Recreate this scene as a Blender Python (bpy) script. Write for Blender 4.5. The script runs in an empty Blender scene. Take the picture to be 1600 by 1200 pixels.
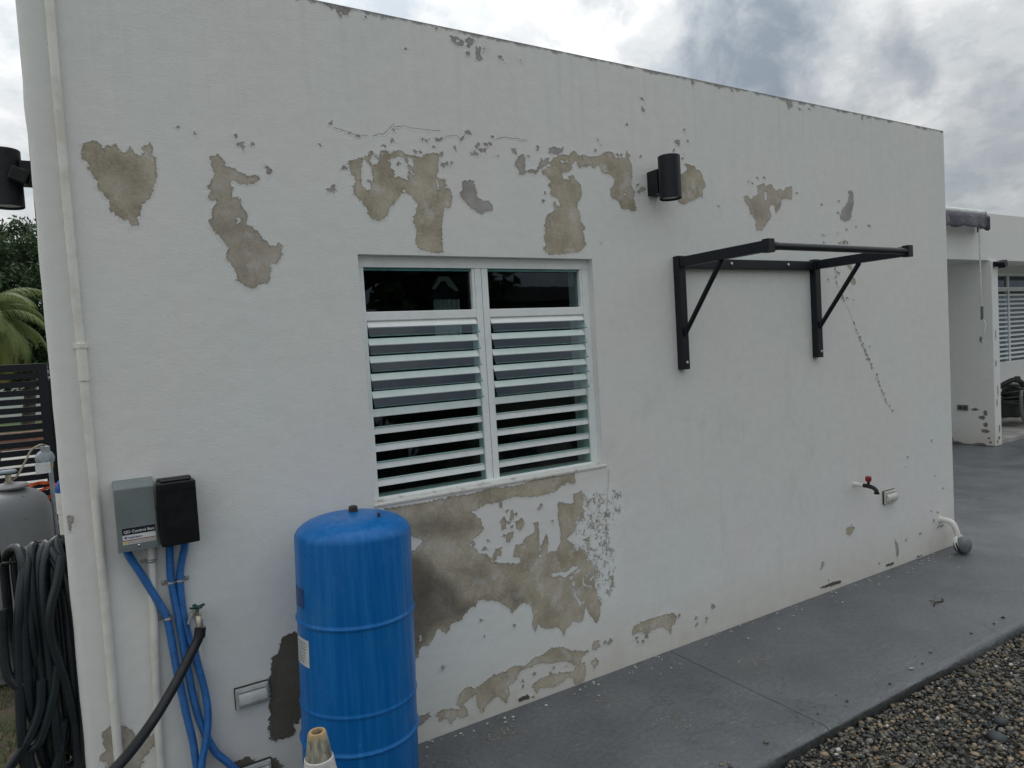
import bpy, bmesh, math, random
import numpy as np
from mathutils import Vector, Matrix, noise as mnoise
random.seed(7)
R = math.radians
sc = bpy.context.scene
col = sc.collection

# ------------------------------------------------------------------ camera
CAM = Vector((0.0, -2.6, 1.577))
YAW, PITCH, ROLL = 0.5411966, 0.0491619, -0.0593552
fw = Vector((math.sin(YAW)*math.cos(PITCH), math.cos(YAW)*math.cos(PITCH), -math.sin(PITCH)))
r0 = Vector((math.cos(YAW), -math.sin(YAW), 0)); u0 = r0.cross(fw)
rr = r0*math.cos(ROLL)+u0*math.sin(ROLL); uu = -r0*math.sin(ROLL)+u0*math.cos(ROLL)
cd = bpy.data.cameras.new('camera'); cam = bpy.data.objects.new('camera', cd); col.objects.link(cam)
cam.matrix_world = Matrix(((rr.x, uu.x, -fw.x, CAM.x), (rr.y, uu.y, -fw.y, CAM.y), (rr.z, uu.z, -fw.z, CAM.z), (0, 0, 0, 1)))
cd.sensor_width = 36; cd.lens = 24.39; cd.clip_start = 0.05; cd.clip_end = 2000
sc.camera = cam

# ------------------------------------------------------------------ sky, sun, exposure
SUN_EL, SUN_AZ = R(52), R(6)          # azimuth measured from +Y towards +X: the sun is behind the house, above cloud
sdir = Vector((math.sin(SUN_AZ)*math.cos(SUN_EL), math.cos(SUN_AZ)*math.cos(SUN_EL), math.sin(SUN_EL)))
wd = bpy.data.worlds.new('World'); sc.world = wd; wd.use_nodes = True
nt = wd.node_tree; nt.nodes.clear()
def N(tree, typ, **kw):
    n = tree.nodes.new(typ)
    for k, v in kw.items():
        if k.startswith('i_'): n.inputs[int(k[2:])].default_value = v
        else: setattr(n, k, v)
    return n
def wire(tree, a, b): tree.links.new(a, b)
def math_n(tree, op, a, b=None, clamp=False):
    n = tree.nodes.new('ShaderNodeMath'); n.operation = op; n.use_clamp = clamp
    for i, v in enumerate((a, b)):
        if v is None: continue
        if isinstance(v, (int, float)): n.inputs[i].default_value = v
        else: tree.links.new(v, n.inputs[i])
    return n.outputs[0]
def ramp(tree, fac, stops, interp='LINEAR'):
    n = tree.nodes.new('ShaderNodeValToRGB'); cr = n.color_ramp; cr.interpolation = interp
    while len(cr.elements) > 1: cr.elements.remove(cr.elements[-1])
    for i, (p, c) in enumerate(stops):
        e = cr.elements[0] if i == 0 else cr.elements.new(p)
        e.position = p; e.color = (*c, 1) if len(c) == 3 else c
    tree.links.new(fac, n.inputs[0]); return n.outputs[0]
def mixc(tree, fac, a, b, mode='MIX'):
    n = tree.nodes.new('ShaderNodeMix'); n.data_type = 'RGBA'; n.blend_type = mode
    for s, v in ((n.inputs[0], fac), (n.inputs[6], a), (n.inputs[7], b)):
        if isinstance(v, (int, float)): s.default_value = v
        elif isinstance(v, tuple): s.default_value = (*v, 1) if len(v) == 3 else v
        else: tree.links.new(v, s)
    return n.outputs[2]
def noise_n(tree, vec, scale, detail=5, rough=.55, dist=0.):
    n = tree.nodes.new('ShaderNodeTexNoise'); n.inputs['Scale'].default_value = scale
    n.inputs['Detail'].default_value = detail; n.inputs['Roughness'].default_value = rough; n.inputs['Distortion'].default_value = dist
    if vec is not None: tree.links.new(vec, n.inputs['Vector'])
    return n.outputs['Fac']
tc = N(nt, 'ShaderNodeTexCoord')
sep = N(nt, 'ShaderNodeSeparateXYZ'); wire(nt, tc.outputs['Generated'], sep.inputs[0])
zz = math_n(nt, 'MAXIMUM', sep.outputs[2], 0.0)
den = math_n(nt, 'ADD', zz, 0.34)
cx = math_n(nt, 'DIVIDE', sep.outputs[0], den); cy = math_n(nt, 'DIVIDE', sep.outputs[1], den)
cmb = N(nt, 'ShaderNodeCombineXYZ'); wire(nt, cx, cmb.inputs[0]); wire(nt, cy, cmb.inputs[1])
mp = N(nt, 'ShaderNodeMapping'); wire(nt, cmb.outputs[0], mp.inputs[0]); mp.inputs['Location'].default_value = (3.1, 1.7, 0.4)
big = noise_n(nt, mp.outputs[0], 1.5, 3, .5, .1)
fine = noise_n(nt, mp.outputs[0], 5.5, 11, .62, .12)
cl = math_n(nt, 'ADD', math_n(nt, 'MULTIPLY', big, .45), math_n(nt, 'MULTIPLY', fine, .55))
# a few heavier cumulus masses over the far end of the house, ragged by noise
wn_ = N(nt, 'ShaderNodeTexNoise'); wn_.inputs['Scale'].default_value = 5.5; wn_.inputs['Detail'].default_value = 10; wn_.inputs['Roughness'].default_value = .56; wire(nt, tc.outputs['Generated'], wn_.inputs['Vector'])
wv = N(nt, 'ShaderNodeVectorMath', operation='MULTIPLY_ADD'); wire(nt, wn_.outputs['Color'], wv.inputs[0]); wv.inputs[1].default_value = (.30, .30, .30); wire(nt, tc.outputs['Generated'], wv.inputs[2])
CLOUDS = (((.742, .575, .345), .10, 1.0), ((.707, .626, .325), .07, .9), ((.813, .513, .270), .08, .75), ((.575, .699, .426), .06, .5), ((.898, .392, .197), .10, .45), ((-.3, .8, .5), .2, .5), ((.1, -.75, .6), .25, .5), ((-.8, -.3, .45), .2, .5))
heavy = None
for c_, rad_, wt_ in CLOUDS:
    ds = N(nt, 'ShaderNodeVectorMath', operation='DISTANCE'); wire(nt, wv.outputs[0], ds.inputs[0]); ds.inputs[1].default_value = tuple(q+.15 for q in c_)
    mr_ = N(nt, 'ShaderNodeMapRange', clamp=True, interpolation_type='SMOOTHSTEP'); mr_.inputs[1].default_value = rad_*1.08; mr_.inputs[2].default_value = rad_*.45; mr_.inputs[4].default_value = wt_; wire(nt, ds.outputs['Value'], mr_.inputs[0])
    heavy = mr_.outputs[0] if heavy is None else math_n(nt, 'MAXIMUM', heavy, mr_.outputs[0])
ccol = ramp(nt, cl, [(.36, (.355, .395, .43)), (.43, (.44, .475, .495)), (.49, (.53, .55, .56)), (.55, (.64, .65, .65)), (.62, (.80, .80, .79))], 'EASE')
heavy = math_n(nt, 'MULTIPLY', heavy, ramp(nt, noise_n(nt, tc.outputs['Generated'], 9, 9, .6, .3), [(.36, (.25, .25, .25)), (.6, (1, 1, 1))]))
ccol = mixc(nt, heavy, ccol, (.21, .245, .285))
dotn = N(nt, 'ShaderNodeVectorMath', operation='DOT_PRODUCT'); wire(nt, tc.outputs['Generated'], dotn.inputs[0]); dotn.inputs[1].default_value = sdir
# overcast law: the cloud deck is about three times as bright overhead as at the horizon
cie = math_n(nt, 'MULTIPLY', math_n(nt, 'ADD', math_n(nt, 'MULTIPLY', zz, 2.0), 1.0), 1/1.75)
cc_ = N(nt, 'ShaderNodeCombineColor'); [wire(nt, cie, cc_.inputs[i]) for i in range(3)]
ccol = mixc(nt, 1.0, ccol, cc_.outputs[0], 'MULTIPLY')
glow = math_n(nt, 'POWER', math_n(nt, 'MAXIMUM', dotn.outputs['Value'], 0.0), 5.0)
ccol = mixc(nt, 1.0, ccol, mixc(nt, 1.0, (1, 1, 1), mixc(nt, glow, (0, 0, 0), (.85, .83, .8)), 'ADD'), 'MULTIPLY')
sky = N(nt, 'ShaderNodeTexSky', sky_type='NISHITA'); sky.sun_disc = False
sky.sun_elevation = SUN_EL; sky.sun_rotation = SUN_AZ; sky.dust_density = 2.0
scaled = mixc(nt, 1.0, ccol, (10, 10, 10), 'MULTIPLY')
mixed = mixc(nt, .94, sky.outputs[0], scaled)
bg = N(nt, 'ShaderNodeBackground'); bg.inputs[1].default_value = 0.1
wire(nt, mixed, bg.inputs[0])
wo = N(nt, 'ShaderNodeOutputWorld'); wire(nt, bg.outputs[0], wo.inputs[0])
sl = bpy.data.lights.new('sun', 'SUN'); sl.energy = 0.7; sl.angle = R(28); sl.color = (1, .96, .9)
so = bpy.data.objects.new('sun', sl); col.objects.link(so)
so.rotation_euler = sdir.to_track_quat('Z', 'Y').to_euler()
so.location = (0, 20, 30)
sc.view_settings.view_transform = 'Standard'; sc.view_settings.look = 'None'
sc.view_settings.exposure = 0.36; sc.view_settings.gamma = 1.0
sc.view_settings.use_curve_mapping = False
sc.cycles.use_denoising = True
sc.cycles.max_bounces = 8; sc.cycles.transparent_max_bounces = 16

# ------------------------------------------------------------------ helpers
def tag(o, label=None, cat=None, group=None, kind=None):
    if label: o['label'] = label
    if cat: o['category'] = cat
    if group: o['group'] = group
    if kind: o['kind'] = kind
    return o
def empty(name, loc, label, cat, group=None):
    o = bpy.data.objects.new(name, None); col.objects.link(o); o.location = loc; o.empty_display_size = .05
    return tag(o, label, cat, group)
MATS = {}
def pmat(name, c, rough=.5, metal=0., c2=None, scale=20., lo=.4, hi=.6, bump=0., bscale=None, spec=.5, stretch=None, detail=5, coat=0.):
    if name in MATS: return MATS[name]
    m = bpy.data.materials.new(name); m.use_nodes = True; t = m.node_tree; b = t.nodes['Principled BSDF']
    b.inputs['Roughness'].default_value = rough; b.inputs['Metallic'].default_value = metal
    b.inputs['Specular IOR Level'].default_value = spec; b.inputs['Coat Weight'].default_value = coat
    g = N(t, 'ShaderNodeTexCoord'); vec = g.outputs['Object']
    if stretch:
        mm = N(t, 'ShaderNodeMapping'); mm.inputs['Scale'].default_value = stretch; wire(t, vec, mm.inputs[0]); vec = mm.outputs[0]
    if c2 is None: c2 = tuple(x*.82 for x in c)
    f = noise_n(t, vec, scale, detail, .6)
    wire(t, ramp(t, f, [(lo, c2), (hi, c)]), b.inputs['Base Color'])
    wire(t, ramp(t, noise_n(t, vec, scale*2.3, 4), [(.3, (rough*.85,)*3), (.7, (min(1, rough*1.2),)*3)]), b.inputs['Roughness'])
    if bump:
        bn = N(t, 'ShaderNodeBump'); bn.inputs['Strength'].default_value = 1.0; bn.inputs['Distance'].default_value = bump
        wire(t, noise_n(t, vec, bscale or scale*3, 4), bn.inputs['Height']); wire(t, bn.outputs[0], b.inputs['Normal'])
    MATS[name] = m; return m
class MB:
    def __init__(s): s.v = []; s.f = []
    def add(s, v, f):
        k = len(s.v); s.v += [tuple(p) for p in v]; s.f += [tuple(i+k for i in q) for q in f]; return s
    def box(s, c, d, rot=None):
        x, y, z = d[0]/2, d[1]/2, d[2]/2
        v = [Vector(p) for p in ((-x,-y,-z),(x,-y,-z),(x,y,-z),(-x,y,-z),(-x,-y,z),(x,-y,z),(x,y,z),(-x,y,z))]
        if rot is not None: v = [rot @ p for p in v]
        return s.add([p+Vector(c) for p in v], [(0,3,2,1),(4,5,6,7),(0,1,5,4),(1,2,6,5),(2,3,7,6),(3,0,4,7)])
    def bounds(s, a, b):
        return s.box([(a[i]+b[i])/2 for i in range(3)], [abs(b[i]-a[i]) for i in range(3)])
    def bar(s, p, q, w, h, up=(0, 0, 1)):
        p, q = Vector(p), Vector(q); a = (q-p).normalized(); u = Vector(up); u = (u-a*u.dot(a)).normalized(); sd = a.cross(u)
        m = Matrix((a, sd, u)).transposed()
        return s.box((p+q)/2, ((q-p).length, w, h), m)
    def tube(s, pts, rad, n=10, caps=True, rads=None):
        pts = [Vector(p) for p in pts]; rings = []
        t = (pts[1]-pts[0]).normalized(); u = t.orthogonal().normalized()
        for i, p in enumerate(pts):
            a = pts[max(i-1, 0)]; b = pts[min(i+1, len(pts)-1)]; t2 = (b-a).normalized()
            u = (u-t2*u.dot(t2)).normalized(); w = t2.cross(u); r = rads[i] if rads else rad
            rings.append([p+(u*math.cos(2*math.pi*k/n)+w*math.sin(2*math.pi*k/n))*r for k in range(n)])
        v = [x for g in rings for x in g]; f = []
        for i in range(len(pts)-1):
            for k in range(n):
                f.append((i*n+k, i*n+(k+1) % n, (i+1)*n+(k+1) % n, (i+1)*n+k))
        if caps: f.append(tuple(range(n))[::-1]); f.append(tuple((len(pts)-1)*n+k for k in range(n)))
        return s.add(v, f)
    def lathe(s, prof, c, n=32, axis=None, capb=True, capt=True):
        m = axis if axis is not None else Matrix.Identity(3); v = []; f = []
        for r, z in prof:
            for k in range(n):
                v.append(m @ Vector((r*math.cos(2*math.pi*k/n), r*math.sin(2*math.pi*k/n), z)) + Vector(c))
        for i in range(len(prof)-1):
            for k in range(n): f.append((i*n+k, i*n+(k+1) % n, (i+1)*n+(k+1) % n, (i+1)*n+k))
        if capb: f.append(tuple(range(n))[::-1])
        if capt: f.append(tuple((len(prof)-1)*n+k for k in range(n)))
        return s.add(v, f)
    def build(s, name, mat, parent=None, smooth=False, bevel=0., seg=2, angle=35):
        me = bpy.data.meshes.new(name); me.from_pydata(s.v, [], s.f); me.update()
        o = bpy.data.objects.new(name, me); col.objects.link(o)
        if mat: me.materials.append(mat)
        if smooth:
            me.polygons.foreach_set('use_smooth', [True]*len(me.polygons))
            me.set_sharp_from_angle(angle=R(angle))
        if bevel:
            b = o.modifiers.new('bevel', 'BEVEL'); b.width = bevel; b.segments = seg; b.limit_method = 'ANGLE'; b.angle_limit = R(40)
        if parent is not None:
            o.parent = parent
            pw = Matrix.Translation(parent.location) if parent.parent is None else Matrix.Identity(4)
            o.matrix_parent_inverse = pw.inverted()
        return o
def spline(pts, per=10):
    p = [Vector(x) for x in pts]; p = [2*p[0]-p[1]] + p + [2*p[-1]-p[-2]]; out = []
    for i in range(1, len(p)-2):
        for k in range(per):
            t = k/per; a, b, c, d = p[i-1], p[i], p[i+1], p[i+2]
            out.append(.5*((2*b)+(c-a)*t+(2*a-5*b+4*c-d)*t*t+(3*b-a-3*c+d)*t**3))
    out.append(p[-2]); return out
def resample(pts, step):
    out = [pts[0]]; acc = 0.
    for a, b in zip(pts, pts[1:]):
        L = (b-a).length; pos = step-acc
        while pos <= L and L > 0: out.append(a.lerp(b, pos/L)); pos += step
        acc = (acc+L) % step if L else acc
    return out
def rz(a): return Matrix.Rotation(a, 3, 'Z')
def text(body, size, loc, mat, parent, name, rot=(R(90), 0, 0), align='LEFT', sx=1.):
    c = bpy.data.curves.new(name, 'FONT'); c.body = body; c.size = size; c.align_x = align; c.extrude = 0.0004; c.offset = size*.018; c.resolution_u = 2
    o = bpy.data.objects.new(name, c); col.objects.link(o); c.materials.append(mat)
    o.parent = parent; o.matrix_parent_inverse = (Matrix.Translation(parent.location) if parent.parent is None else Matrix.Identity(4)).inverted()
    o.location = loc; o.rotation_euler = rot; o.scale = (sx, 1, 1)
    bpy.context.view_layer.update()
    me = bpy.data.meshes.new_from_object(o.evaluated_get(bpy.context.evaluated_depsgraph_get()))
    q = bpy.data.objects.new(name, me); col.objects.link(q); q.parent = parent; q.matrix_parent_inverse = o.matrix_parent_inverse.copy()
    q.location = o.location; q.rotation_euler = rot; q.scale = o.scale
    bpy.data.objects.remove(o); bpy.data.curves.remove(c)
    if not me.materials: me.materials.append(mat)
    return q

# materials shared
BLACK = pmat('black_powder_coat', (.006, .009, .014), .45, c2=(.009, .012, .018), scale=60, spec=.35)
PLASTIC_BLACK = pmat('black_plastic', (.005, .006, .007), .42, c2=(.009, .010, .011), scale=25, spec=.3)
PVC = pmat('painted_pvc', (.80, .785, .73), .42, c2=(.68, .66, .59), scale=14, lo=.35, hi=.55)
STEEL = pmat('galvanised_steel', (.55, .56, .56), .35, .9, c2=(.38, .39, .4), scale=40)
ALUWHITE = pmat('white_aluminium', (.90, .93, .925), .30, c2=(.83, .86, .855), scale=18, lo=.3, hi=.55)
SCREW = pmat('screw_zinc', (.62, .63, .63), .3, .8, scale=80)
# wear traced on the wall, millimetres (x along the wall, z up)
PEEL=[[0,0,[23,2287,28,2305,60,2320,75,2314,81,2302,87,2290,90,2306,118,2316,128,2297,143,2285,161,2310,164,2297,173,2293,184,2284,199,2298,200,2316,217,2331,224,2311,221,2290,229,2285,229,2246,223,2203,214,2176,199,2144,177,2127,170,2095,162,2084,163,2057,144,2056,141,2081,113,2082,101,2097,86,2109,91,2137,70,2162,60,2171,59,2201,42,2230,38,2253,24,2262]],[0.25,0,[401,2301,427,2312,446,2291,450,2275,481,2264,504,2252,522,2241,550,2252,558,2239,546,2227,510,2218,473,2228,455,2226,465,2204,461,2168,487,2167,493,2133,507,2117,506,2072,526,2064,546,2043,579,2001,601,2001,611,2014,622,1999,617,1967,600,1944,574,1935,575,1915,564,1871,530,1869,515,1853,494,1854,463,1880,456,1919,432,1952,440,1992,419,2024,407,2040,387,2062,387,2084,398,2095,394,2109,410,2115,398,2125,415,2148,418,2157,390,2158,388,2171,402,2178,390,2199,405,2227,415,2250,406,2271]],[0,0,[893,2327,921,2338,949,2349,963,2352,971,2356,988,2379,1000,2366,1018,2350,1026,2358,1022,2372,1030,2381,1052,2389,1061,2371,1084,2386,1117,2391,1127,2377,1160,2375,1176,2372,1207,2372,1210,2385,1262,2395,1277,2391,1270,2344,1261,2297,1275,2290,1298,2292,1300,2271,1293,2257,1311,2256,1324,2239,1325,2207,1308,2180,1286,2179,1279,2152,1271,2105,1271,2063,1265,2031,1270,2000,1240,1995,1200,1999,1167,2006,1154,2023,1153,2049,1161,2080,1149,2115,1148,2135,1168,2147,1161,2167,1179,2183,1174,2190,1161,2197,1149,2222,1122,2230,1094,2219,1081,2198,1052,2171,1037,2145,1028,2125,992,2111,970,2122,958,2141,957,2161,943,2175,924,2198,910,2212,910,2231,899,2233,917,2244,922,2271,903,2289,896,2303]],[0.9,0,[1381,2290,1396,2291,1415,2298,1433,2294,1440,2257,1447,2230,1489,2209,1499,2217,1516,2197,1512,2177,1487,2176,1461,2164,1431,2176,1402,2196,1376,2221,1365,2236,1379,2253]],[0,0,[1782,2364,1818,2384,1847,2395,1826,2402,1856,2428,1907,2449,1943,2447,1966,2472,1994,2452,2032,2458,2054,2451,2115,2463,2155,2481,2198,2488,2208,2462,2247,2460,2288,2473,2309,2450,2316,2401,2304,2345,2322,2309,2316,2278,2329,2226,2312,2217,2288,2224,2240,2224,2229,2248,2218,2263,2176,2278,2174,2306,2200,2338,2202,2368,2171,2384,2129,2392,2112,2421,2081,2406,2051,2419,2028,2408,1991,2408,1978,2427,1952,2416,1946,2383,1909,2372,1887,2364,1900,2339,1928,2333,1936,2354,1959,2361,1965,2338,1986,2331,1999,2300,1997,2270,1972,2239,1964,2215,1984,2193,1988,2146,2005,2123,1989,2105,2003,2088,1998,2064,2008,2052,1987,2022,1950,2010,1891,2002,1805,1998,1778,2006,1772,2026,1790,2035,1772,2074,1791,2092,1783,2126,1803,2173,1832,2180,1840,2197,1835,2220,1846,2232,1852,2215,1876,2205,1872,2245,1824,2268,1832,2289,1819,2305,1835,2323,1808,2344]],[0.9,0,[1831,2468,1852,2479,1894,2474,1909,2484,1908,2464,1865,2451,1830,2454]],[0.6,0,[1645,2381,1657,2410,1692,2430,1697,2408,1691,2368,1707,2358,1734,2369,1754,2362,1777,2398,1786,2421,1792,2411,1828,2428,1819,2402,1776,2375,1750,2353,1707,2356,1662,2344,1661,2366]],[0,0,[2633,2411,2671,2430,2694,2454,2674,2475,2706,2470,2743,2466,2752,2444,2769,2449,2789,2431,2799,2405,2817,2379,2790,2354,2787,2315,2766,2318,2726,2293,2694,2287,2666,2270,2635,2272,2614,2282,2626,2305,2592,2333,2595,2386]],[0.2,0,[3111,2336,3133,2341,3168,2323,3187,2336,3225,2351,3222,2400,3279,2416,3290,2400,3336,2420,3354,2401,3378,2381,3418,2401,3443,2382,3470,2409,3517,2416,3513,2344,3467,2349,3420,2338,3412,2304,3370,2260,3360,2301,3329,2312,3308,2281,3331,2241,3317,2224,3271,2189,3244,2161,3201,2159,3192,2210,3175,2242,3151,2245,3153,2273,3119,2304]],[0.8,0,[4058,2426,4082,2434,4103,2416,4108,2361,4081,2295,4071,2258,4009,2242,3965,2258,3983,2309,4038,2348,4063,2386]],[0,0,[4002,1987,4048,1987,4069,1955,4053,1946,4023,1964]],[0,0,[4050,1900,4089,1896,4102,1868,4078,1854,4049,1872]],[0,0,[940,978,994,978,1097,974,1228,979,1333,976,1403,985,1499,981,1548,977,1641,985,1736,989,1825,987,1871,984,1873,942,1823,953,1786,941,1754,920,1679,917,1611,921,1545,935,1495,929,1463,924,1431,922,1399,927,1351,911,1316,903,1342,885,1363,861,1380,823,1351,800,1319,782,1303,762,1339,734,1342,716,1384,707,1413,663,1484,644,1557,625,1551,655,1518,669,1534,716,1571,715,1581,735,1616,750,1642,752,1657,728,1651,641,1676,625,1713,651,1748,643,1779,697,1773,750,1768,810,1772,869,1807,855,1861,846,1864,891,1902,900,1913,860,1904,794,1875,769,1853,720,1805,692,1839,655,1865,627,1902,620,1908,580,1954,548,1970,506,1957,455,1963,399,1978,341,1974,288,1954,262,1923,301,1902,345,1889,356,1876,305,1851,289,1816,305,1777,278,1762,255,1734,304,1698,298,1638,321,1623,355,1607,308,1593,348,1607,373,1594,435,1562,454,1528,451,1493,420,1487,447,1440,483,1401,503,1332,524,1315,500,1284,497,1275,482,1256,477,1251,457,1190,452,1180,414,1166,425,1132,451,1115,418,1091,391,1056,394,1039,359,1019,325,984,275,891,304]],[0,0,[1465,842,1482,850,1493,830,1487,803,1470,799]],[0,0,[1541,821,1571,830,1582,807,1568,781,1543,793]],[0,0,[1483,744,1501,779,1526,778,1516,755,1498,737]],[0,0,[1517,868,1531,873,1528,831,1513,834]],[0,0,[1414,690,1432,715,1457,720,1459,695,1438,689,1417,669]],[0,0,[1636,794,1653,794,1654,743,1637,746]],[0,0,[1462,917,1474,918,1477,893,1465,895]],[0,0,[1663,683,1697,735,1703,690,1688,604,1667,609]],[0,0,[1198,100,1215,141,1253,162,1288,143,1322,154,1385,173,1443,172,1488,185,1542,165,1584,188,1647,192,1695,210,1753,194,1806,161,1828,159,1860,145,1877,136,1847,108,1812,95,1797,113,1749,136,1685,141,1624,163,1562,159,1521,158,1500,138,1483,117,1448,110,1456,74,1438,36,1416,60,1398,83,1368,71,1339,59,1313,34,1297,64,1292,125,1268,116,1239,104,1211,92]],[0,0,[1576,71,1618,85,1682,88,1745,78,1799,67,1834,93,1868,88,1870,36,1856,4,1806,5,1803,38,1776,51,1721,36,1678,31,1616,50,1594,26]],[0,0,[1105,94,1141,103,1201,79,1234,85,1249,42,1217,40,1200,62,1167,32,1155,61,1120,64]],[0.7,0,[1010,93,1037,108,1071,109,1079,90,1044,82,1013,68]],[0,0,[1917,139,1930,172,1959,174,1963,145,1933,134]],[1,1,[1498,34,1543,37,1557,20,1507,18]],[0,0,[1913,84,1936,91,1952,68,1922,49]],[0,0,[2168,165,2194,187,2270,192,2386,187,2445,185,2463,152,2449,131,2421,118,2425,77,2400,109,2369,137,2292,137,2265,125,2216,147,2172,145]],[0,0,[506,541,514,566,533,582,560,583,595,572,584,295,553,244,535,245,540,216,523,201,510,207,492,200,480,213,470,203,450,224,445,248,454,277,449,293,463,306,452,333,460,353,463,398,459,436,471,455,474,486,480,512,502,519]],[0,0,[311,160,328,176,362,178,386,164,407,138,432,150,461,139,482,101,477,52,308,117]],[0.3,0,[-63,411,-38,430,-27,417,-7,420,15,398,37,358,86,359,84,331,57,303,30,265,19,231,-66,264,-55,315,-73,331,-59,363]],[0,0,[3913,347,3968,351,4003,340,3957,301,3915,314]],[1,0,[4433,175,4464,144,4474,92,4453,46,4444,98]],[0.8,0,[3643,151,3667,192,3688,178,3657,153]],[1,1,[4321,34,4406,34,4414,19,4329,20]],[1,1,[3636,39,3731,45,3835,40,3841,24,3730,26]],[1,1,[4680,14,4745,14,4744,4,4689,7]],[1,0,[843,2911,875,2913,910,2910,936,2904,931,2884,919,2885,906,2897,895,2886,883,2900,861,2903]],[1,0,[1368,2884,1395,2882,1425,2870,1416,2853,1385,2855,1371,2867]],[1,0,[1430,2878,1463,2894,1482,2883,1461,2866,1448,2853,1445,2870]],[1,0,[1481,2807,1487,2856,1503,2859,1499,2834,1508,2818,1501,2806]],[1,0,[1434,2827,1451,2836,1450,2820,1436,2818]],[0.8,0,[3489,2907,3553,2909,3551,2881,3518,2857,3503,2889]],[0.7,0,[-102,1137,-88,1130,-91,1113,-102,1093]]]
HOLES=[[473,2076,476,2093,490,2097,492,2091],[951,2347,961,2345,974,2326,984,2320,989,2286,988,2265,965,2262,967,2258,979,2256,976,2236,964,2219,942,2241,936,2262,943,2282,939,2301],[987,2359,1000,2362,1017,2346,1008,2331,987,2324,978,2339],[1066,2354,1093,2364,1126,2367,1132,2342,1139,2323,1137,2297,1139,2275,1120,2281,1099,2292,1079,2283,1076,2308,1061,2326,1065,2342,1052,2348],[1143,2369,1157,2372,1165,2353,1159,2330,1146,2336,1139,2353],[1144,2313,1153,2321,1165,2302,1154,2304],[1103,2234,1114,2240,1133,2232,1116,2228],[1258,2289,1266,2289,1267,2261,1278,2254,1260,2245],[1887,2420,1927,2427,1934,2418,1894,2411],[2254,2292,2279,2332,2284,2328,2264,2288],[3276,2379,3295,2372,3299,2339,3279,2321],[1014,878,1034,866,1053,847,1097,826,1078,806,1063,793,1031,786,1007,788],[1693,544,1742,552,1786,542,1851,562,1864,544,1812,525,1784,513,1758,533,1714,532],[1052,442,1063,437,1059,415,1050,417],[1387,2874,1406,2872,1404,2862,1390,2864]]
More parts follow.
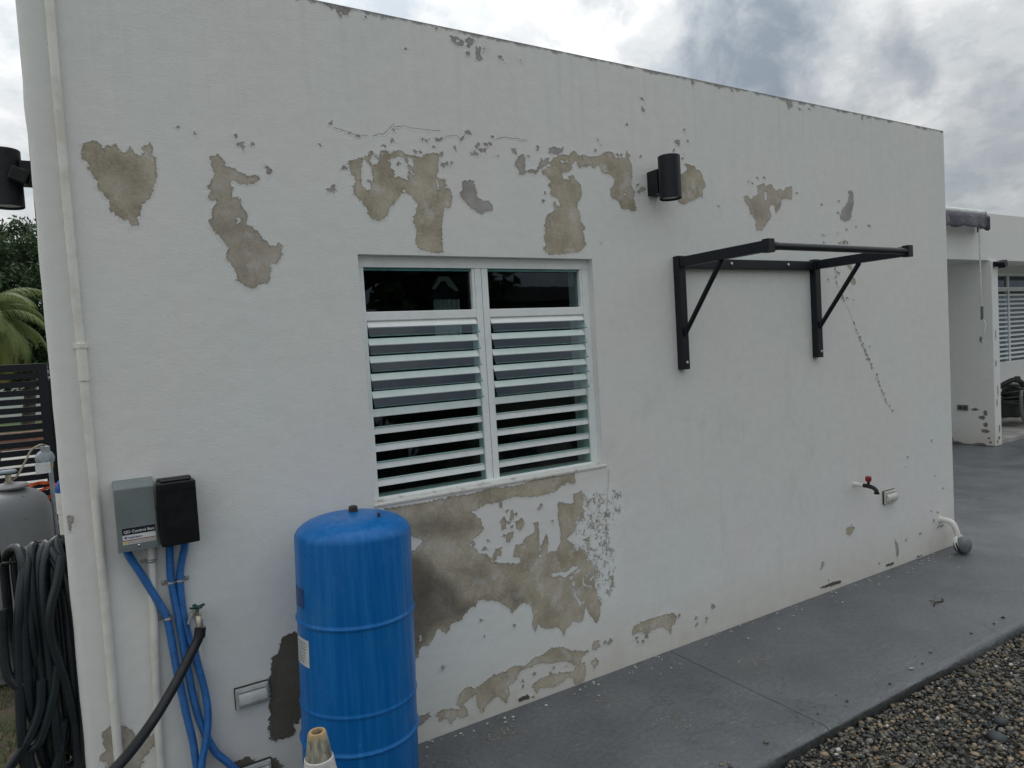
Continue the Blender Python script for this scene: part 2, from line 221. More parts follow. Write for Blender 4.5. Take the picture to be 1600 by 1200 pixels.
DOTS=[[491,2387,4,5],[507,2355,9,10],[546,2362,4,4],[596,2273,11,11],[360,2382,3,3],[309,2393,3,3],[836,2467,5,5],[877,2308,8,7],[823,2218,10,9],[829,2235,6,6],[806,2220,4,4],[1043,2407,4,4],[1079,2428,6,5],[1097,2339,6,5],[1090,2470,4,3],[1275,2453,7,7],[1295,2458,4,3],[1290,2395,7,7],[1294,2351,9,8],[1312,2358,7,7],[1355,2426,5,4],[1417,2497,9,8],[1426,2503,3,3],[1391,2469,6,5],[1462,2446,9,7],[1503,2452,9,7],[1480,2431,8,6],[1495,2433,6,6],[1451,2413,10,8],[1426,2410,5,5],[1540,2491,4,4],[1529,2460,4,4],[1557,2413,4,3],[1178,2395,7,6],[1194,2394,5,4],[1336,2365,4,3],[904,2441,3,3],[938,2433,4,4],[1238,2452,3,3],[1226,2443,3,3],[1259,2423,3,3],[1209,2449,3,3],[792,2385,3,3],[1643,2442,11,9],[1718,2424,5,4],[1768,2466,8,7],[1557,2412,3,3],[1526,2463,4,4],[1783,2234,5,5],[2225,2479,6,5],[2293,2485,13,10],[2249,2481,7,5],[2094,2488,5,4],[2130,2515,3,3],[2297,2632,6,4],[2113,2541,3,3],[2373,2325,13,10],[2355,2311,9,6],[2389,2326,7,6],[2349,2348,6,4],[1796,2270,3,3],[2375,2483,4,3],[2626,2587,8,6],[2601,2539,5,3],[2099,2058,3,3],[1999,2414,13,10],[2033,2423,12,10],[1655,2376,5,4],[2624,2583,8,6],[2628,2569,5,4],[2703,2593,6,4],[2600,2536,5,4],[2655,2500,5,4],[2672,2528,4,3],[3180,2413,4,3],[3227,2445,6,4],[3281,2451,6,4],[3150,2421,4,3],[3559,2385,7,5],[3957,2361,8,5],[3945,2289,11,6],[4265,2225,13,8],[4022,2194,8,5],[4123,2213,5,3],[3791,2150,9,5],[3795,2106,6,4],[3994,2114,16,10],[4025,2115,11,7],[3930,2166,5,3],[2907,2274,5,3],[3949,2108,8,5],[3787,2329,7,5],[3846,1969,12,8],[3899,1958,10,6],[3907,1936,9,5],[3933,1926,10,6],[3905,1898,6,4],[3908,1865,6,4],[3936,1810,10,6],[3961,1776,11,6],[3975,1760,8,4],[4007,1776,8,5],[3953,1793,9,5],[4067,1618,10,6],[4088,1572,5,3],[4103,1554,6,4],[4118,1525,10,6],[4132,1507,7,4],[4146,1478,8,5],[4160,1461,7,4],[4176,1437,11,6],[4188,1413,13,8],[4206,1383,14,8],[4235,1347,9,6],[4242,1326,8,5],[4295,1279,10,6],[4283,1251,7,4],[4308,1232,11,6],[4321,1207,7,4],[4339,1171,12,6],[4358,1151,9,5],[4376,1114,8,5],[4385,1096,5,3],[4425,1068,7,4],[4454,1030,6,3],[4226,1463,5,3],[4071,1764,5,3],[3824,1887,6,4],[4911,778,10,5],[3819,1958,6,3],[3897,1920,5,3],[1337,430,3,3],[1503,364,6,5],[1352,360,3,3],[1475,770,4,4],[1396,763,4,3],[1736,790,5,5],[1667,861,9,8],[1680,869,6,5],[1326,764,9,9],[1374,737,8,7],[1519,804,5,5],[1504,821,5,4],[1544,853,5,5],[1500,872,4,3],[2120,846,9,7],[2046,769,7,5],[1979,712,8,7],[2484,162,9,7],[2200,98,5,4],[2232,95,9,7],[2258,115,10,8],[2190,121,7,6],[2599,118,8,6],[2600,82,8,6],[2675,98,7,5],[2674,78,6,5],[2729,147,15,11],[2028,150,12,10],[1999,154,8,6],[1888,140,8,6],[1588,121,7,6],[1677,98,7,6],[1694,116,6,5],[1528,108,4,4],[1526,82,5,4],[1177,431,11,10],[1144,279,8,7],[1500,363,5,4],[1338,431,4,3],[1573,19,5,4],[1764,105,5,4],[4734,160,11,6],[4561,150,9,5],[4247,59,7,4],[4908,778,8,5],[4610,703,6,3],[4580,646,6,3],[4943,533,7,3],[4991,167,12,6],[5020,167,12,6],[4907,220,15,8],[4961,162,10,6],[4882,292,7,4],[4967,267,10,5],[5034,427,7,4],[3969,369,5,3],[3718,66,5,3],[1161,2796,4,3],[1525,2857,6,6],[1598,2836,6,5],[1610,2831,6,5],[1704,2835,5,4],[1004,2892,3,3],[1305,2904,4,4],[904,2876,3,3],[2757,2895,9,6],[2951,2902,13,9],[3052,2896,8,6],[3738,2905,12,7],[3615,2869,8,5],[3703,2880,8,5],[4225,2894,11,7],[4289,2902,11,6],[4366,2908,11,7],[4526,2907,12,7],[4951,2906,11,5],[2405,2717,11,8],[2402,2766,7,5],[2626,2583,10,7],[2678,2649,6,4],[3356,2920,7,5],[4065,2915,9,5],[4151,2914,9,5]]
CRACKS=[[850,2452,906,2441,928,2434,938,2430,972,2438],[1003,2437,1025,2449,1043,2448,1063,2468,1086,2491],[1096,2484,1135,2491,1162,2487,1235,2486,1289,2490],[1317,2470,1365,2478,1385,2465,1414,2494],[1559,2484,1598,2496,1630,2494,1670,2499],[1677,2488,1710,2496],[3899,1947,3908,1865,3935,1804,3969,1760],[4067,1618,4088,1572,4132,1507,4185,1419,4212,1377,4242,1327],[4291,1280,4315,1213,4349,1164,4385,1096,4454,1024],[3969,1760,4021,1697,4067,1618],[2074,974,2066,898,2055,837,2048,761],[2037,713,2038,662,2037,600]]
DAMP=[[0.45,60,[106,2277,207,2275,199,2175,132,2145,99,2194]],[0.85,60,[1028,784,1083,779,1134,695,1204,646,1245,589,1248,527,1315,497,1251,457,1132,454,1039,359,984,275,891,304,927,804]],[0.55,70,[1018,935,1165,916,1334,880,1369,825,1298,804,1194,817,1094,823,1013,865]],[0.55,70,[1272,658,1366,679,1410,621,1375,573,1298,590]],[0.6,50,[1476,528,1534,536,1562,458,1527,437,1494,431]],[0.4,60,[954,992,1435,987,1434,967,1204,963,952,960]],[1.5,60,[458,627,605,588,574,157,427,209]],[1.0,60,[295,220,501,145,493,37,287,116]]]
WASH=[[[1910,884,1997,916,2093,893,2138,824,2215,748,2122,725,2097,651,2122,575,2104,390,2045,317,1971,374,1958,470,1926,561,1858,659,1875,769]]]
SCRATCH=[[1873,535,1815,506,1832,483,1837,421,1866,370,1890,378],[1952,517,1893,492,1886,463,1932,437],[1934,475,1950,491,1958,474]]
# ------------------------------------------------------------------ painted and peeling wall material
def wall_material(name, attrs=True):
    m = bpy.data.materials.new(name); m.use_nodes = True; t = m.node_tree; b = t.nodes['Principled BSDF']
    g = N(t, 'ShaderNodeTexCoord'); v = g.outputs['Object']
    def at(n):
        a = N(t, 'ShaderNodeAttribute'); a.attribute_name = n; return a.outputs['Fac']
    # paint: off-white, faintly uneven, rolled on horizontally
    st = N(t, 'ShaderNodeMapping'); st.inputs['Scale'].default_value = (1, 1, 1.4); wire(t, v, st.inputs[0])
    f1 = noise_n(t, v, 1.3, 4, .5); f2 = noise_n(t, st.outputs[0], 16, 5, .6)
    paint = ramp(t, f1, [(.38, (.79, .765, .745)), (.5, (.785, .785, .755)), (.62, (.76, .79, .76))])
    paint = mixc(t, .25, paint, ramp(t, f2, [(.35, (.68, .685, .67)), (.62, (.81, .82, .81))]))
    # scuffs: vertical grey smudges
    sm = N(t, 'ShaderNodeMapping'); sm.inputs['Scale'].default_value = (2.6, 1, 1.4); wire(t, v, sm.inputs[0])
    scuff = ramp(t, noise_n(t, sm.outputs[0], 2.2, 7, .68, .6), [(.54, (0, 0, 0)), (.72, (1, 1, 1))])
    sx = N(t, 'ShaderNodeSeparateXYZ'); wire(t, v, sx.inputs[0])
    if attrs:
        scuff = math_n(t, 'MULTIPLY', scuff, at('scuff'))
        paint = mixc(t, math_n(t, 'MULTIPLY', scuff, .24), paint, (.44, .43, .42))
    # brown splash stain along the foot of the wall and grime along the coping
    foot = N(t, 'ShaderNodeMapRange', clamp=True); foot.inputs[1].default_value = .30; foot.inputs[2].default_value = 0.; wire(t, sx.outputs[2], foot.inputs[0])
    footf = math_n(t, 'MULTIPLY', math_n(t, 'MULTIPLY', foot.outputs[0], noise_n(t, v, 9, 6, .65)), 1.0, True)
    paint = mixc(t, footf, paint, (.58, .52, .43))
    if not attrs:
        wire(t, paint, b.inputs['Base Color']); b.inputs['Roughness'].default_value = .7
        bn = N(t, 'ShaderNodeBump'); bn.inputs['Distance'].default_value = .002; wire(t, f2, bn.inputs['Height']); wire(t, bn.outputs[0], b.inputs['Normal'])
        return m
    top = N(t, 'ShaderNodeMapRange', clamp=True); top.inputs[1].default_value = 2.86; top.inputs[2].default_value = 2.915; wire(t, sx.outputs[2], top.inputs[0])
    tn = math_n(t, 'ADD', top.outputs[0], math_n(t, 'MULTIPLY', math_n(t, 'SUBTRACT', noise_n(t, v, 12, 6, .7), .5), 1.5))
    topf = ramp(t, tn, [(.72, (0, 0, 0)), (.95, (1, 1, 1))])
    paint = mixc(t, math_n(t, 'MULTIPLY', topf, .75), paint, (.13, .12, .11))
    # faint runs below the coping
    dr = N(t, 'ShaderNodeMapping'); dr.inputs['Scale'].default_value = (9, 1, .35); wire(t, v, dr.inputs[0])
    dz = N(t, 'ShaderNodeMapRange', clamp=True); dz.inputs[1].default_value = 2.2; dz.inputs[2].default_value = 2.9; wire(t, sx.outputs[2], dz.inputs[0])
    run = math_n(t, 'MULTIPLY', ramp(t, noise_n(t, dr.outputs[0], 3, 6, .6), [(.5, (0, 0, 0)), (.68, (1, 1, 1))]), math_n(t, 'MULTIPLY', dz.outputs[0], .16))
    paint = mixc(t, run, paint, (.45, .44, .41))
    # whiter old coat where the wall was scraped
    wash = at('wash')
    sc_ = N(t, 'ShaderNodeMapping'); sc_.inputs['Scale'].default_value = (1.15, 1, 1); sc_.inputs['Rotation'].default_value = (0, R(35), 0); wire(t, v, sc_.inputs[0])
    wn = math_n(t, 'ADD', math_n(t, 'MULTIPLY', noise_n(t, sc_.outputs[0], 24, 9, .75), .6), math_n(t, 'MULTIPLY', noise_n(t, v, 105, 5, .7), .4))
    wmask = math_n(t, 'MULTIPLY', wash, ramp(t, noise_n(t, sc_.outputs[0], 34, 6, .65), [(.42, (0, 0, 0)), (.5, (1, 1, 1))]))
    paint = mixc(t, math_n(t, 'MULTIPLY', wmask, .8), paint, (.84, .875, .875))
    # bare render: the paint has flaked off
    peel = at('peel')
    n1 = math_n(t, 'MULTIPLY', math_n(t, 'SUBTRACT', noise_n(t, v, 46, 9, .76), .5), .044)
    n2 = math_n(t, 'MULTIPLY', math_n(t, 'SUBTRACT', noise_n(t, v, 130, 4, .65), .5), .020)
    n3 = math_n(t, 'MULTIPLY', math_n(t, 'MULTIPLY', math_n(t, 'SUBTRACT', wn, .5), .55), wash)
    s = math_n(t, 'ADD', math_n(t, 'ADD', peel, n1), math_n(t, 'ADD', n2, n3))
    mr = N(t, 'ShaderNodeMapRange', clamp=True, interpolation_type='SMOOTHSTEP'); mr.inputs[1].default_value = -.0012; mr.inputs[2].default_value = .0012; wire(t, s, mr.inputs[0])
    mask = mr.outputs[0]
    c1 = noise_n(t, v, 7, 7, .62); c2 = noise_n(t, v, 90, 4, .7)
    tan = ramp(t, c1, [(.38, (.34, .295, .22)), (.5, (.47, .415, .32)), (.62, (.57, .515, .415))])
    tan = mixc(t, .25, tan, ramp(t, c2, [(.36, (.26, .225, .17)), (.64, (.60, .55, .45))]))
    lil = ramp(t, c1, [(.35, (.30, .285, .28)), (.65, (.46, .44, .44))])
    # pale skim left inside some flakes
    skim = ramp(t, noise_n(t, sc_.outputs[0], 11, 8, .7), [(.53, (0, 0, 0)), (.62, (1, 1, 1))])
    tan = mixc(t, math_n(t, 'MULTIPLY', skim, .6), tan, (.63, .61, .59))
    bare = mixc(t, at('tone'), tan, lil)
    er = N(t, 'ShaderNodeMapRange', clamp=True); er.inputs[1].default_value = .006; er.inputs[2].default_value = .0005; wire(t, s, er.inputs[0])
    bare = mixc(t, math_n(t, 'MULTIPLY', er.outputs[0], .5), bare, (.19, .16, .115))  # dark rim: trapped dirt plus the thin edge shadow, put into the colour
    dn = math_n(t, 'ADD', at('damp'), math_n(t, 'MULTIPLY', math_n(t, 'SUBTRACT', noise_n(t, v, 9, 6, .6), .5), .5))
    dm = N(t, 'ShaderNodeMapRange', clamp=True); dm.inputs[1].default_value = .12; dm.inputs[2].default_value = 1.1; wire(t, dn, dm.inputs[0])
    bare = mixc(t, math_n(t, 'MULTIPLY', dm.outputs[0], .86), bare, mixc(t, c2, (.042, .038, .030), (.085, .076, .060)))
    fin = mixc(t, mask, paint, bare)
    lip = N(t, 'ShaderNodeMapRange', clamp=True); lip.inputs[1].default_value = -.012; lip.inputs[2].default_value = -.001; wire(t, s, lip.inputs[0])
    # hairline cracks
    ck = math_n(t, 'ADD', math_n(t, 'ABSOLUTE', at('crack')), math_n(t, 'MULTIPLY', noise_n(t, v, 60, 5, .7), .006))
    cr = N(t, 'ShaderNodeMapRange', clamp=True); cr.inputs[1].default_value = .0052; cr.inputs[2].default_value = .0034; wire(t, ck, cr.inputs[0])
    fin = mixc(t, math_n(t, 'MULTIPLY', cr.outputs[0], .55), fin, (.17, .15, .13))
    wire(t, fin, b.inputs['Base Color'])
    b.inputs['Roughness'].default_value = .72; b.inputs['Specular IOR Level'].default_value = .3
    h = math_n(t, 'ADD', math_n(t, 'ADD', math_n(t, 'MULTIPLY', mask, -.0034), math_n(t, 'MULTIPLY', lip.outputs[0], .0012)), math_n(t, 'MULTIPLY', f2, .0014))
    st2 = N(t, 'ShaderNodeMapping'); st2.inputs['Scale'].default_value = (1, 1, 1.9); wire(t, v, st2.inputs[0])
    h = math_n(t, 'ADD', h, math_n(t, 'MULTIPLY', noise_n(t, st2.outputs[0], 80, 5, .6), .0013))
    h = math_n(t, 'ADD', h, math_n(t, 'MULTIPLY', math_n(t, 'MULTIPLY', c2, mask), .0012))
    h = math_n(t, 'ADD', h, math_n(t, 'MULTIPLY', cr.outputs[0], -.002))
    h = math_n(t, 'ADD', h, math_n(t, 'MULTIPLY', noise_n(t, v, 5, 3, .5), .0035))
    bn = N(t, 'ShaderNodeBump'); bn.inputs['Distance'].default_value = 1.0; bn.inputs['Strength'].default_value = .8
    wire(t, h, bn.inputs['Height']); wire(t, bn.outputs[0], b.inputs['Normal'])
    return m
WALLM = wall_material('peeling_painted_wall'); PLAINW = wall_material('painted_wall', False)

# ------------------------------------------------------------------ the house
WX0, WX1, WT = -.117, 5.178, 2.916      # left corner, right corner, coping height
OX0, OX1, OZ0, OZ1 = .905, 2.042, 1.005, 1.98
house = empty('house', (2.5, 3.0, 0), 'white flat-roofed house with peeling paint around its louvred window', 'house')
def axis(a, b, h): return list(np.linspace(a, b, max(2, int(round((b-a)/h))+1)))
def joinax(*l):
    out = []
    for a in l: out += a if not out else a[1:]
    return np.array(out)
GS = .006
gx = joinax(axis(WX0, WX0+.03, .003), axis(WX0+.03, OX0, GS), axis(OX0, OX1, GS), axis(OX1, WX1, GS))
gz = joinax(axis(-.15, OZ0, GS), axis(OZ0, OZ1, GS), axis(OZ1, WT, GS))
XX, ZZ = np.meshgrid(gx, gz); nx, nz = len(gx), len(gz)
px, pz = XX.ravel(), ZZ.ravel()
def poly_sd(P, x, z):
    P = np.array(P, float).reshape(-1, 2)/1000.; d = np.full(x.shape, 9.); ins = np.zeros(x.shape, bool)
    for (ax, az), (bx, bz) in zip(P, np.roll(P, -1, 0)):
        ex, ez = bx-ax, bz-az; L = ex*ex+ez*ez+1e-12
        t = np.clip(((x-ax)*ex+(z-az)*ez)/L, 0, 1); d = np.minimum(d, np.hypot(x-ax-t*ex, z-az-t*ez))
        c = ((az > z) != (bz > z)) & (x < (bx-ax)*(z-az)/(bz-az+1e-15)+ax); ins ^= c
    return np.where(ins, d, -d)
def near(P, pad):
    P = np.array(P, float).reshape(-1, 2)/1000.
    return np.where((px > P[:, 0].min()-pad) & (px < P[:, 0].max()+pad) & (pz > P[:, 1].min()-pad) & (pz < P[:, 1].max()+pad))[0]
peel = np.full(px.shape, -.08); tone = np.zeros(px.shape); damp = np.zeros(px.shape); wash = np.zeros(px.shape); crk = np.full(px.shape, .03)
for tn, dk, P in PEEL:
    i = near(P, .08); s = poly_sd(P, px[i], pz[i]); area = s.max()
    s = s + min(.002, area*.25)
    up = s > peel[i]; peel[i] = np.where(up, s, peel[i]); tone[i] = np.where(up & (s > -.02), tn, tone[i])
    if dk: damp[i] = np.where(s > -.02, 1.2, damp[i])
for P in HOLES:
    i = near(P, .08); s = poly_sd(P, px[i], pz[i]); peel[i] = np.minimum(peel[i], -s)
for P in SCRATCH:
    Q = np.array(P, float).reshape(-1, 2)/1000.; i = near(P, .02); d = np.full(i.shape, 9.)
    for a, b2 in zip(Q, Q[1:]):
        e = b2-a; t_ = np.clip(((px[i]-a[0])*e[0]+(pz[i]-a[1])*e[1])/(e@e), 0, 1)
        d = np.minimum(d, np.hypot(px[i]-a[0]-t_*e[0], pz[i]-a[1]-t_*e[1]))
    peel[i] = np.where(d < .012, np.minimum(peel[i], (d-.0055)*2.2), peel[i]); wash[i] = np.maximum(wash[i], np.where(d < .01, .35, 0))
rs = np.random.RandomState(3)
for x, z, a, b2 in DOTS:
    x, z, a, b2 = x/1000., z/1000., a/1000., b2/1000.; m_ = max(a, b2)
    i = np.where((abs(px-x) < m_+.03) & (abs(pz-z) < m_+.03))[0]
    th = rs.uniform(-.7, .7); dx, dz = px[i]-x, pz[i]-z
    u_, v_ = dx*np.cos(th)+dz*np.sin(th), -dx*np.sin(th)+dz*np.cos(th)
    k = 1+.28*np.sin(rs.randint(2, 6)*np.arctan2(v_, u_)+rs.uniform(0, 6))+.2*np.sin(rs.randint(1, 8)*np.arctan2(v_, u_)+rs.uniform(0, 6))
    s = (1-np.sqrt((u_/a)**2+(v_/b2)**2)/k)*min(a, b2)*1.1+.0015
    s = np.maximum(s, -.08); up = s > peel[i]; peel[i] = np.where(up, s, peel[i]); tone[i] = np.where(up & (s > -.01), rs.uniform(.55, 1), tone[i])
    damp[i] = np.where(up & (s > -.006), np.maximum(damp[i], .16), damp[i])
for val, bl, P in DAMP:
    bl /= 1000.; i = near(P, bl); s = poly_sd(P, px[i], pz[i]); damp[i] = np.maximum(damp[i], val*np.clip(s/bl+.5, 0, 1))
for (P,) in WASH:
    i = near(P, .08); s = poly_sd(P, px[i], pz[i]); wash[i] = np.maximum(wash[i], np.clip(s/.08+.45, 0, 1))
peel = np.maximum(peel, -.08+.060*wash)
for P in CRACKS:
    Q = np.array(P, float).reshape(-1, 2)/1000.; i = near(P, .03); d = np.full(i.shape, .03); sg = np.ones(i.shape)
    for a, b2 in zip(Q, Q[1:]):
        e = b2-a; t_ = np.clip(((px[i]-a[0])*e[0]+(pz[i]-a[1])*e[1])/(e@e), 0, 1)
        q = np.hypot(px[i]-a[0]-t_*e[0], pz[i]-a[1]-t_*e[1]); cs = np.sign(e[0]*(pz[i]-a[1])-e[1]*(px[i]-a[0]))
        sg = np.where(q < d, cs, sg); d = np.minimum(d, q)
    crk[i] = np.where(d < abs(crk[i]), np.where(d < .009, d, .03)*np.where(d < .009, sg, 1), crk[i])
scuff = np.clip(1-abs((px-3.1)/1.3)**3, 0, 1)*np.clip(1-abs((pz-.85)/.75)**3, 0, 1)+.12
yy = np.zeros(px.shape)
k = px < WX0+.03; rd = .03; q = np.clip((WX0+.03-px)/rd, 0, 1); wob = np.array([mnoise.noise((0, 0, z*6)) for z in gz])
yy = np.where(k, rd-rd*np.sqrt(np.clip(1-q*q, 0, 1)), 0)
px2 = px + np.where(k, np.repeat(wob, nx)*.004*q, 0)
idx = np.arange(nx*nz).reshape(nz, nx)
a = idx[:-1, :-1]; b_ = idx[:-1, 1:]; c_ = idx[1:, 1:]; d_ = idx[1:, :-1]
cxm = (gx[:-1]+gx[1:])/2; czm = (gz[:-1]+gz[1:])/2; MX, MZ = np.meshgrid(cxm, czm)
keep = ~((MX > OX0) & (MX < OX1) & (MZ > OZ0) & (MZ < OZ1))
quads = np.stack([a[keep], b_[keep], c_[keep], d_[keep]], 1).astype(np.int32)
me = bpy.data.meshes.new('wall'); nv, nf = nx*nz, len(quads)
me.vertices.add(nv); me.vertices.foreach_set('co', np.stack([px2, yy, pz], 1).astype(np.float32).ravel())
me.loops.add(nf*4); me.loops.foreach_set('vertex_index', quads.ravel())
me.polygons.add(nf); me.polygons.foreach_set('loop_start', np.arange(0, nf*4, 4, dtype=np.int32)); me.polygons.foreach_set('loop_total', np.full(nf, 4, np.int32))
me.update(calc_edges=True); me.polygons.foreach_set('use_smooth', np.ones(nf, bool))
for nm, ar in (('peel', peel), ('tone', tone), ('damp', damp), ('wash', wash), ('crack', crk), ('scuff', scuff)):
    at_ = me.attributes.new(nm, 'FLOAT', 'POINT'); at_.data.foreach_set('value', ar.astype(np.float32))
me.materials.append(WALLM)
wall = bpy.data.objects.new('wall', me); col.objects.link(wall); wall.parent = house; wall.matrix_parent_inverse = Matrix.Translation(-house.location)
tag(wall, 'off-white wall with flaked paint baring tan render')
# reveals of the window opening and the rest of the shell
mb = MB()
mb.add([(OX0,0,OZ0),(OX1,0,OZ0),(OX1,0,OZ1),(OX0,0,OZ1),(OX0,.2,OZ0),(OX1,.2,OZ0),(OX1,.2,OZ1),(OX0,.2,OZ1)],
       [(0,1,5,4),(1,2,6,5),(2,3,7,6),(3,0,4,7)])
mb.build('window_reveal', PLAINW, house)
HB = 7.0
mb = MB(); mb.add([(WX0,.03,-.15),(WX0,HB,-.15),(WX0,HB,WT),(WX0,.03,WT)], [(0,3,2,1)]); mb.build('side_wall', PLAINW, house)
mb = MB(); mb.add([(WX1,0,-.15),(WX1,HB,-.15),(WX1,HB,WT),(WX1,0,WT)], [(0,1,2,3)]); mb.build('side_wall', PLAINW, house)
mb = MB(); mb.bounds((WX0, HB, -.15), (WX1, HB+.15, WT)); mb.build('rear_wall', PLAINW, house)
COPE = pmat('coping_grime', (.34, .33, .31), .8, c2=(.14, .13, .12), scale=9)
mb = MB(); mb.add([(WX0+.028,.0,WT),(WX1,.0,WT),(WX1,.2,WT),(WX0,.2,WT),(WX0,.03,WT),(WX0+.009,.009,WT)], [(0,1,2,3,4,5)]); mb.build('coping', COPE, house)
mb = MB(); mb.bounds((WX0+.01, .2, WT-.25), (WX1-.01, HB, WT-.12)); mb.build('roof', COPE, house)
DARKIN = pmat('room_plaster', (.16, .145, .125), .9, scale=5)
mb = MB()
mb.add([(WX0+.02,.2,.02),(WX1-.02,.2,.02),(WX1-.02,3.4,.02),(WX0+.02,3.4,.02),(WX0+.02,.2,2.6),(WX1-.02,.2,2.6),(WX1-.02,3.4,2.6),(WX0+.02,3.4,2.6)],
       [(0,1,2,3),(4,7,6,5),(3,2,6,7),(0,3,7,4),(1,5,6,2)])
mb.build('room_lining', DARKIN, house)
# inner skin of the front wall round the opening
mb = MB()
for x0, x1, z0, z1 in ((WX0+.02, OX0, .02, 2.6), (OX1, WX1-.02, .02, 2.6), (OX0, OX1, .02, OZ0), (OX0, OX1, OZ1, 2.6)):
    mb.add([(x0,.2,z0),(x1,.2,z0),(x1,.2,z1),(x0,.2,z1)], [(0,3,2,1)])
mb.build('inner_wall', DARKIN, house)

# ------------------------------------------------------------------ louvred window (part of the house)
def glass_mat(name, tint, refl=1.1):
    m = bpy.data.materials.new(name); m.use_nodes = True; t = m.node_tree; t.nodes.clear()
    fr = N(t, 'ShaderNodeFresnel'); fr.inputs[0].default_value = 1.52
    tr = N(t, 'ShaderNodeBsdfTransparent'); tr.inputs[0].default_value = (*tint, 1)
    gl = N(t, 'ShaderNodeBsdfGlossy'); gl.inputs['Roughness'].default_value = .015; gl.inputs[0].default_value = (.74, .86, 1, 1)
    bn = N(t, 'ShaderNodeBump'); bn.inputs['Distance'].default_value = .0002; g = N(t, 'ShaderNodeTexCoord')
    wire(t, noise_n(t, g.outputs['Object'], 6, 2), bn.inputs['Height']); wire(t, bn.outputs[0], gl.inputs['Normal'])
    mx = N(t, 'ShaderNodeMixShader'); ge = N(t, 'ShaderNodeNewGeometry'); wire(t, math_n(t, 'MULTIPLY', math_n(t, 'MULTIPLY', fr.outputs[0], refl, True), math_n(t, 'SUBTRACT', 1.0, ge.outputs['Backfacing'])), mx.inputs[0]); wire(t, tr.outputs[0], mx.inputs[1]); wire(t, gl.outputs[0], mx.inputs[2])
    o = N(t, 'ShaderNodeOutputMaterial'); wire(t, mx.outputs[0], o.inputs[0]); MATS[name] = m; return m
GLASS = glass_mat('greenish_glass', (.80, .90, .88)); PANE = glass_mat('dark_pane', (.74, .82, .82))
GEDGE = pmat('glass_edge', (.10, .28, .27), .2, c2=(.06, .2, .19), scale=30)
def window(parent, x0, x1, z0, z1, y, n_open, n_rows, cols, detail=True):
    """frame > panes, slats and blades; cols = list of (xa, xb) daylight widths"""
    fr = MB(); zp0, zr = z1-.045-.175, z1-.045-.175-.036
    fr.bounds((x0, y, z1-.045), (x1, y+.06, z1)); fr.bounds((x0, y, z0), (x1, y+.06, z0+.016))
    fr.bounds((x0, y+.002, z0+.016), (cols[0][0], y+.058, z1-.045)); fr.bounds((cols[-1][1], y+.002, z0+.016), (x1, y+.058, z1-.045))
    f = fr.build('window', ALUWHITE, parent, bevel=.002); tag(f, 'white aluminium louvre window with two fixed upper panes')
    for (a1, b1), (a2, b2) in zip(cols, cols[1:]):
        w = (a2-b1)/2
        for q in (0, 1):
            MB().bounds((b1+q*(w+.001), y+.003, z0+.016), (b1+q*(w+.001)+w-.002, y+.057, z1-.045)).build('mullion', ALUWHITE, f, bevel=.002)
    for xa, xb in cols:
        MB().bounds((xa, y+.004, zr), (xb, y+.05, zp0)).build('rail', ALUWHITE, f, bevel=.003)
        g = MB().bounds((xa+.002, y+.028, zp0+.001), (xb-.002, y+.033, z1-.046)).build('pane', PANE, f)
        st = MB()
        st.bounds((xb-.013, y+.006, zp0), (xb-.001, y+.026, z1-.046)); st.build('glazing_bead', ALUWHITE, f, bevel=.001)
        st = MB(); st.bounds((xa+.001, y+.012, z1-.056), (xb-.014, y+.026, z1-.0465)); st.build('glazing_bead', GEDGE, f)
        pitch = (zr-z0-.018)/n_rows
        for i in range(n_rows):
            zt = zr-.001-i*pitch; op = i < n_open; ang = R(31+random.uniform(-2.5, 2.5)) if op else R(6+random.uniform(-2, 2))
            yt = y+.018
            dv = Vector((0, -math.sin(ang), -math.cos(ang))); nv_ = Vector((0, -math.cos(ang), math.sin(ang)))
            t0 = Vector(((xa+xb)/2, yt, zt)); W = xb-xa
            b1 = t0+dv*.0155; rot = Matrix.Rotation(ang, 3, 'X').transposed()
            rot = Matrix((Vector((1,0,0)), -nv_, -dv)).transposed()
            MB().box(b1, (W-.006, .007, .031), rot).build('slat', ALUWHITE, f, bevel=.0015)
            gl_len = (.039 if op else .043) if i < n_rows-1 else .039
            gc = t0+dv*(.030+gl_len/2)-nv_*.001
            bl = MB().box(gc, (W-.004, .005, gl_len), rot).build('glass_blade', GLASS, f)
            if detail:
                ed = MB().box(t0+dv*(.0305+gl_len)-nv_*.001, (W-.004, .005, .0012), rot); ed.build('blade_edge', GEDGE, f)
    return f
win = window(house, OX0, OX1, OZ0, OZ1, .036, 5, 10, [(.937, 1.432), (1.497, 2.006)])
SILLM = pmat('sill_paint', (.66, .66, .62), .6, c2=(.45, .42, .36), scale=22, lo=.36, hi=.46, bump=.001)
mb = MB(); mb.add([(OX0-.004,-.005,OZ0-.012),(OX1+.018,-.005,OZ0-.012),(OX1+.018,-.005,OZ0-.002),(OX0-.004,-.005,OZ0-.002),(OX0-.004,.06,OZ0-.012),(OX1+.018,.0,OZ0-.012),(OX1+.018,.0,OZ0+.002),(OX0-.004,.06,OZ0+.012),(OX1-.002,.06,OZ0+.012),(OX1-.002,.06,OZ0-.012)],
   [(0,1,2,3),(3,2,6,8,7),(0,3,7,4),(1,5,6,2),(0,4,9,5,1),(8,6,5,9),(4,7,8,9)])
mb.build('sill', SILLM, win, bevel=.002)
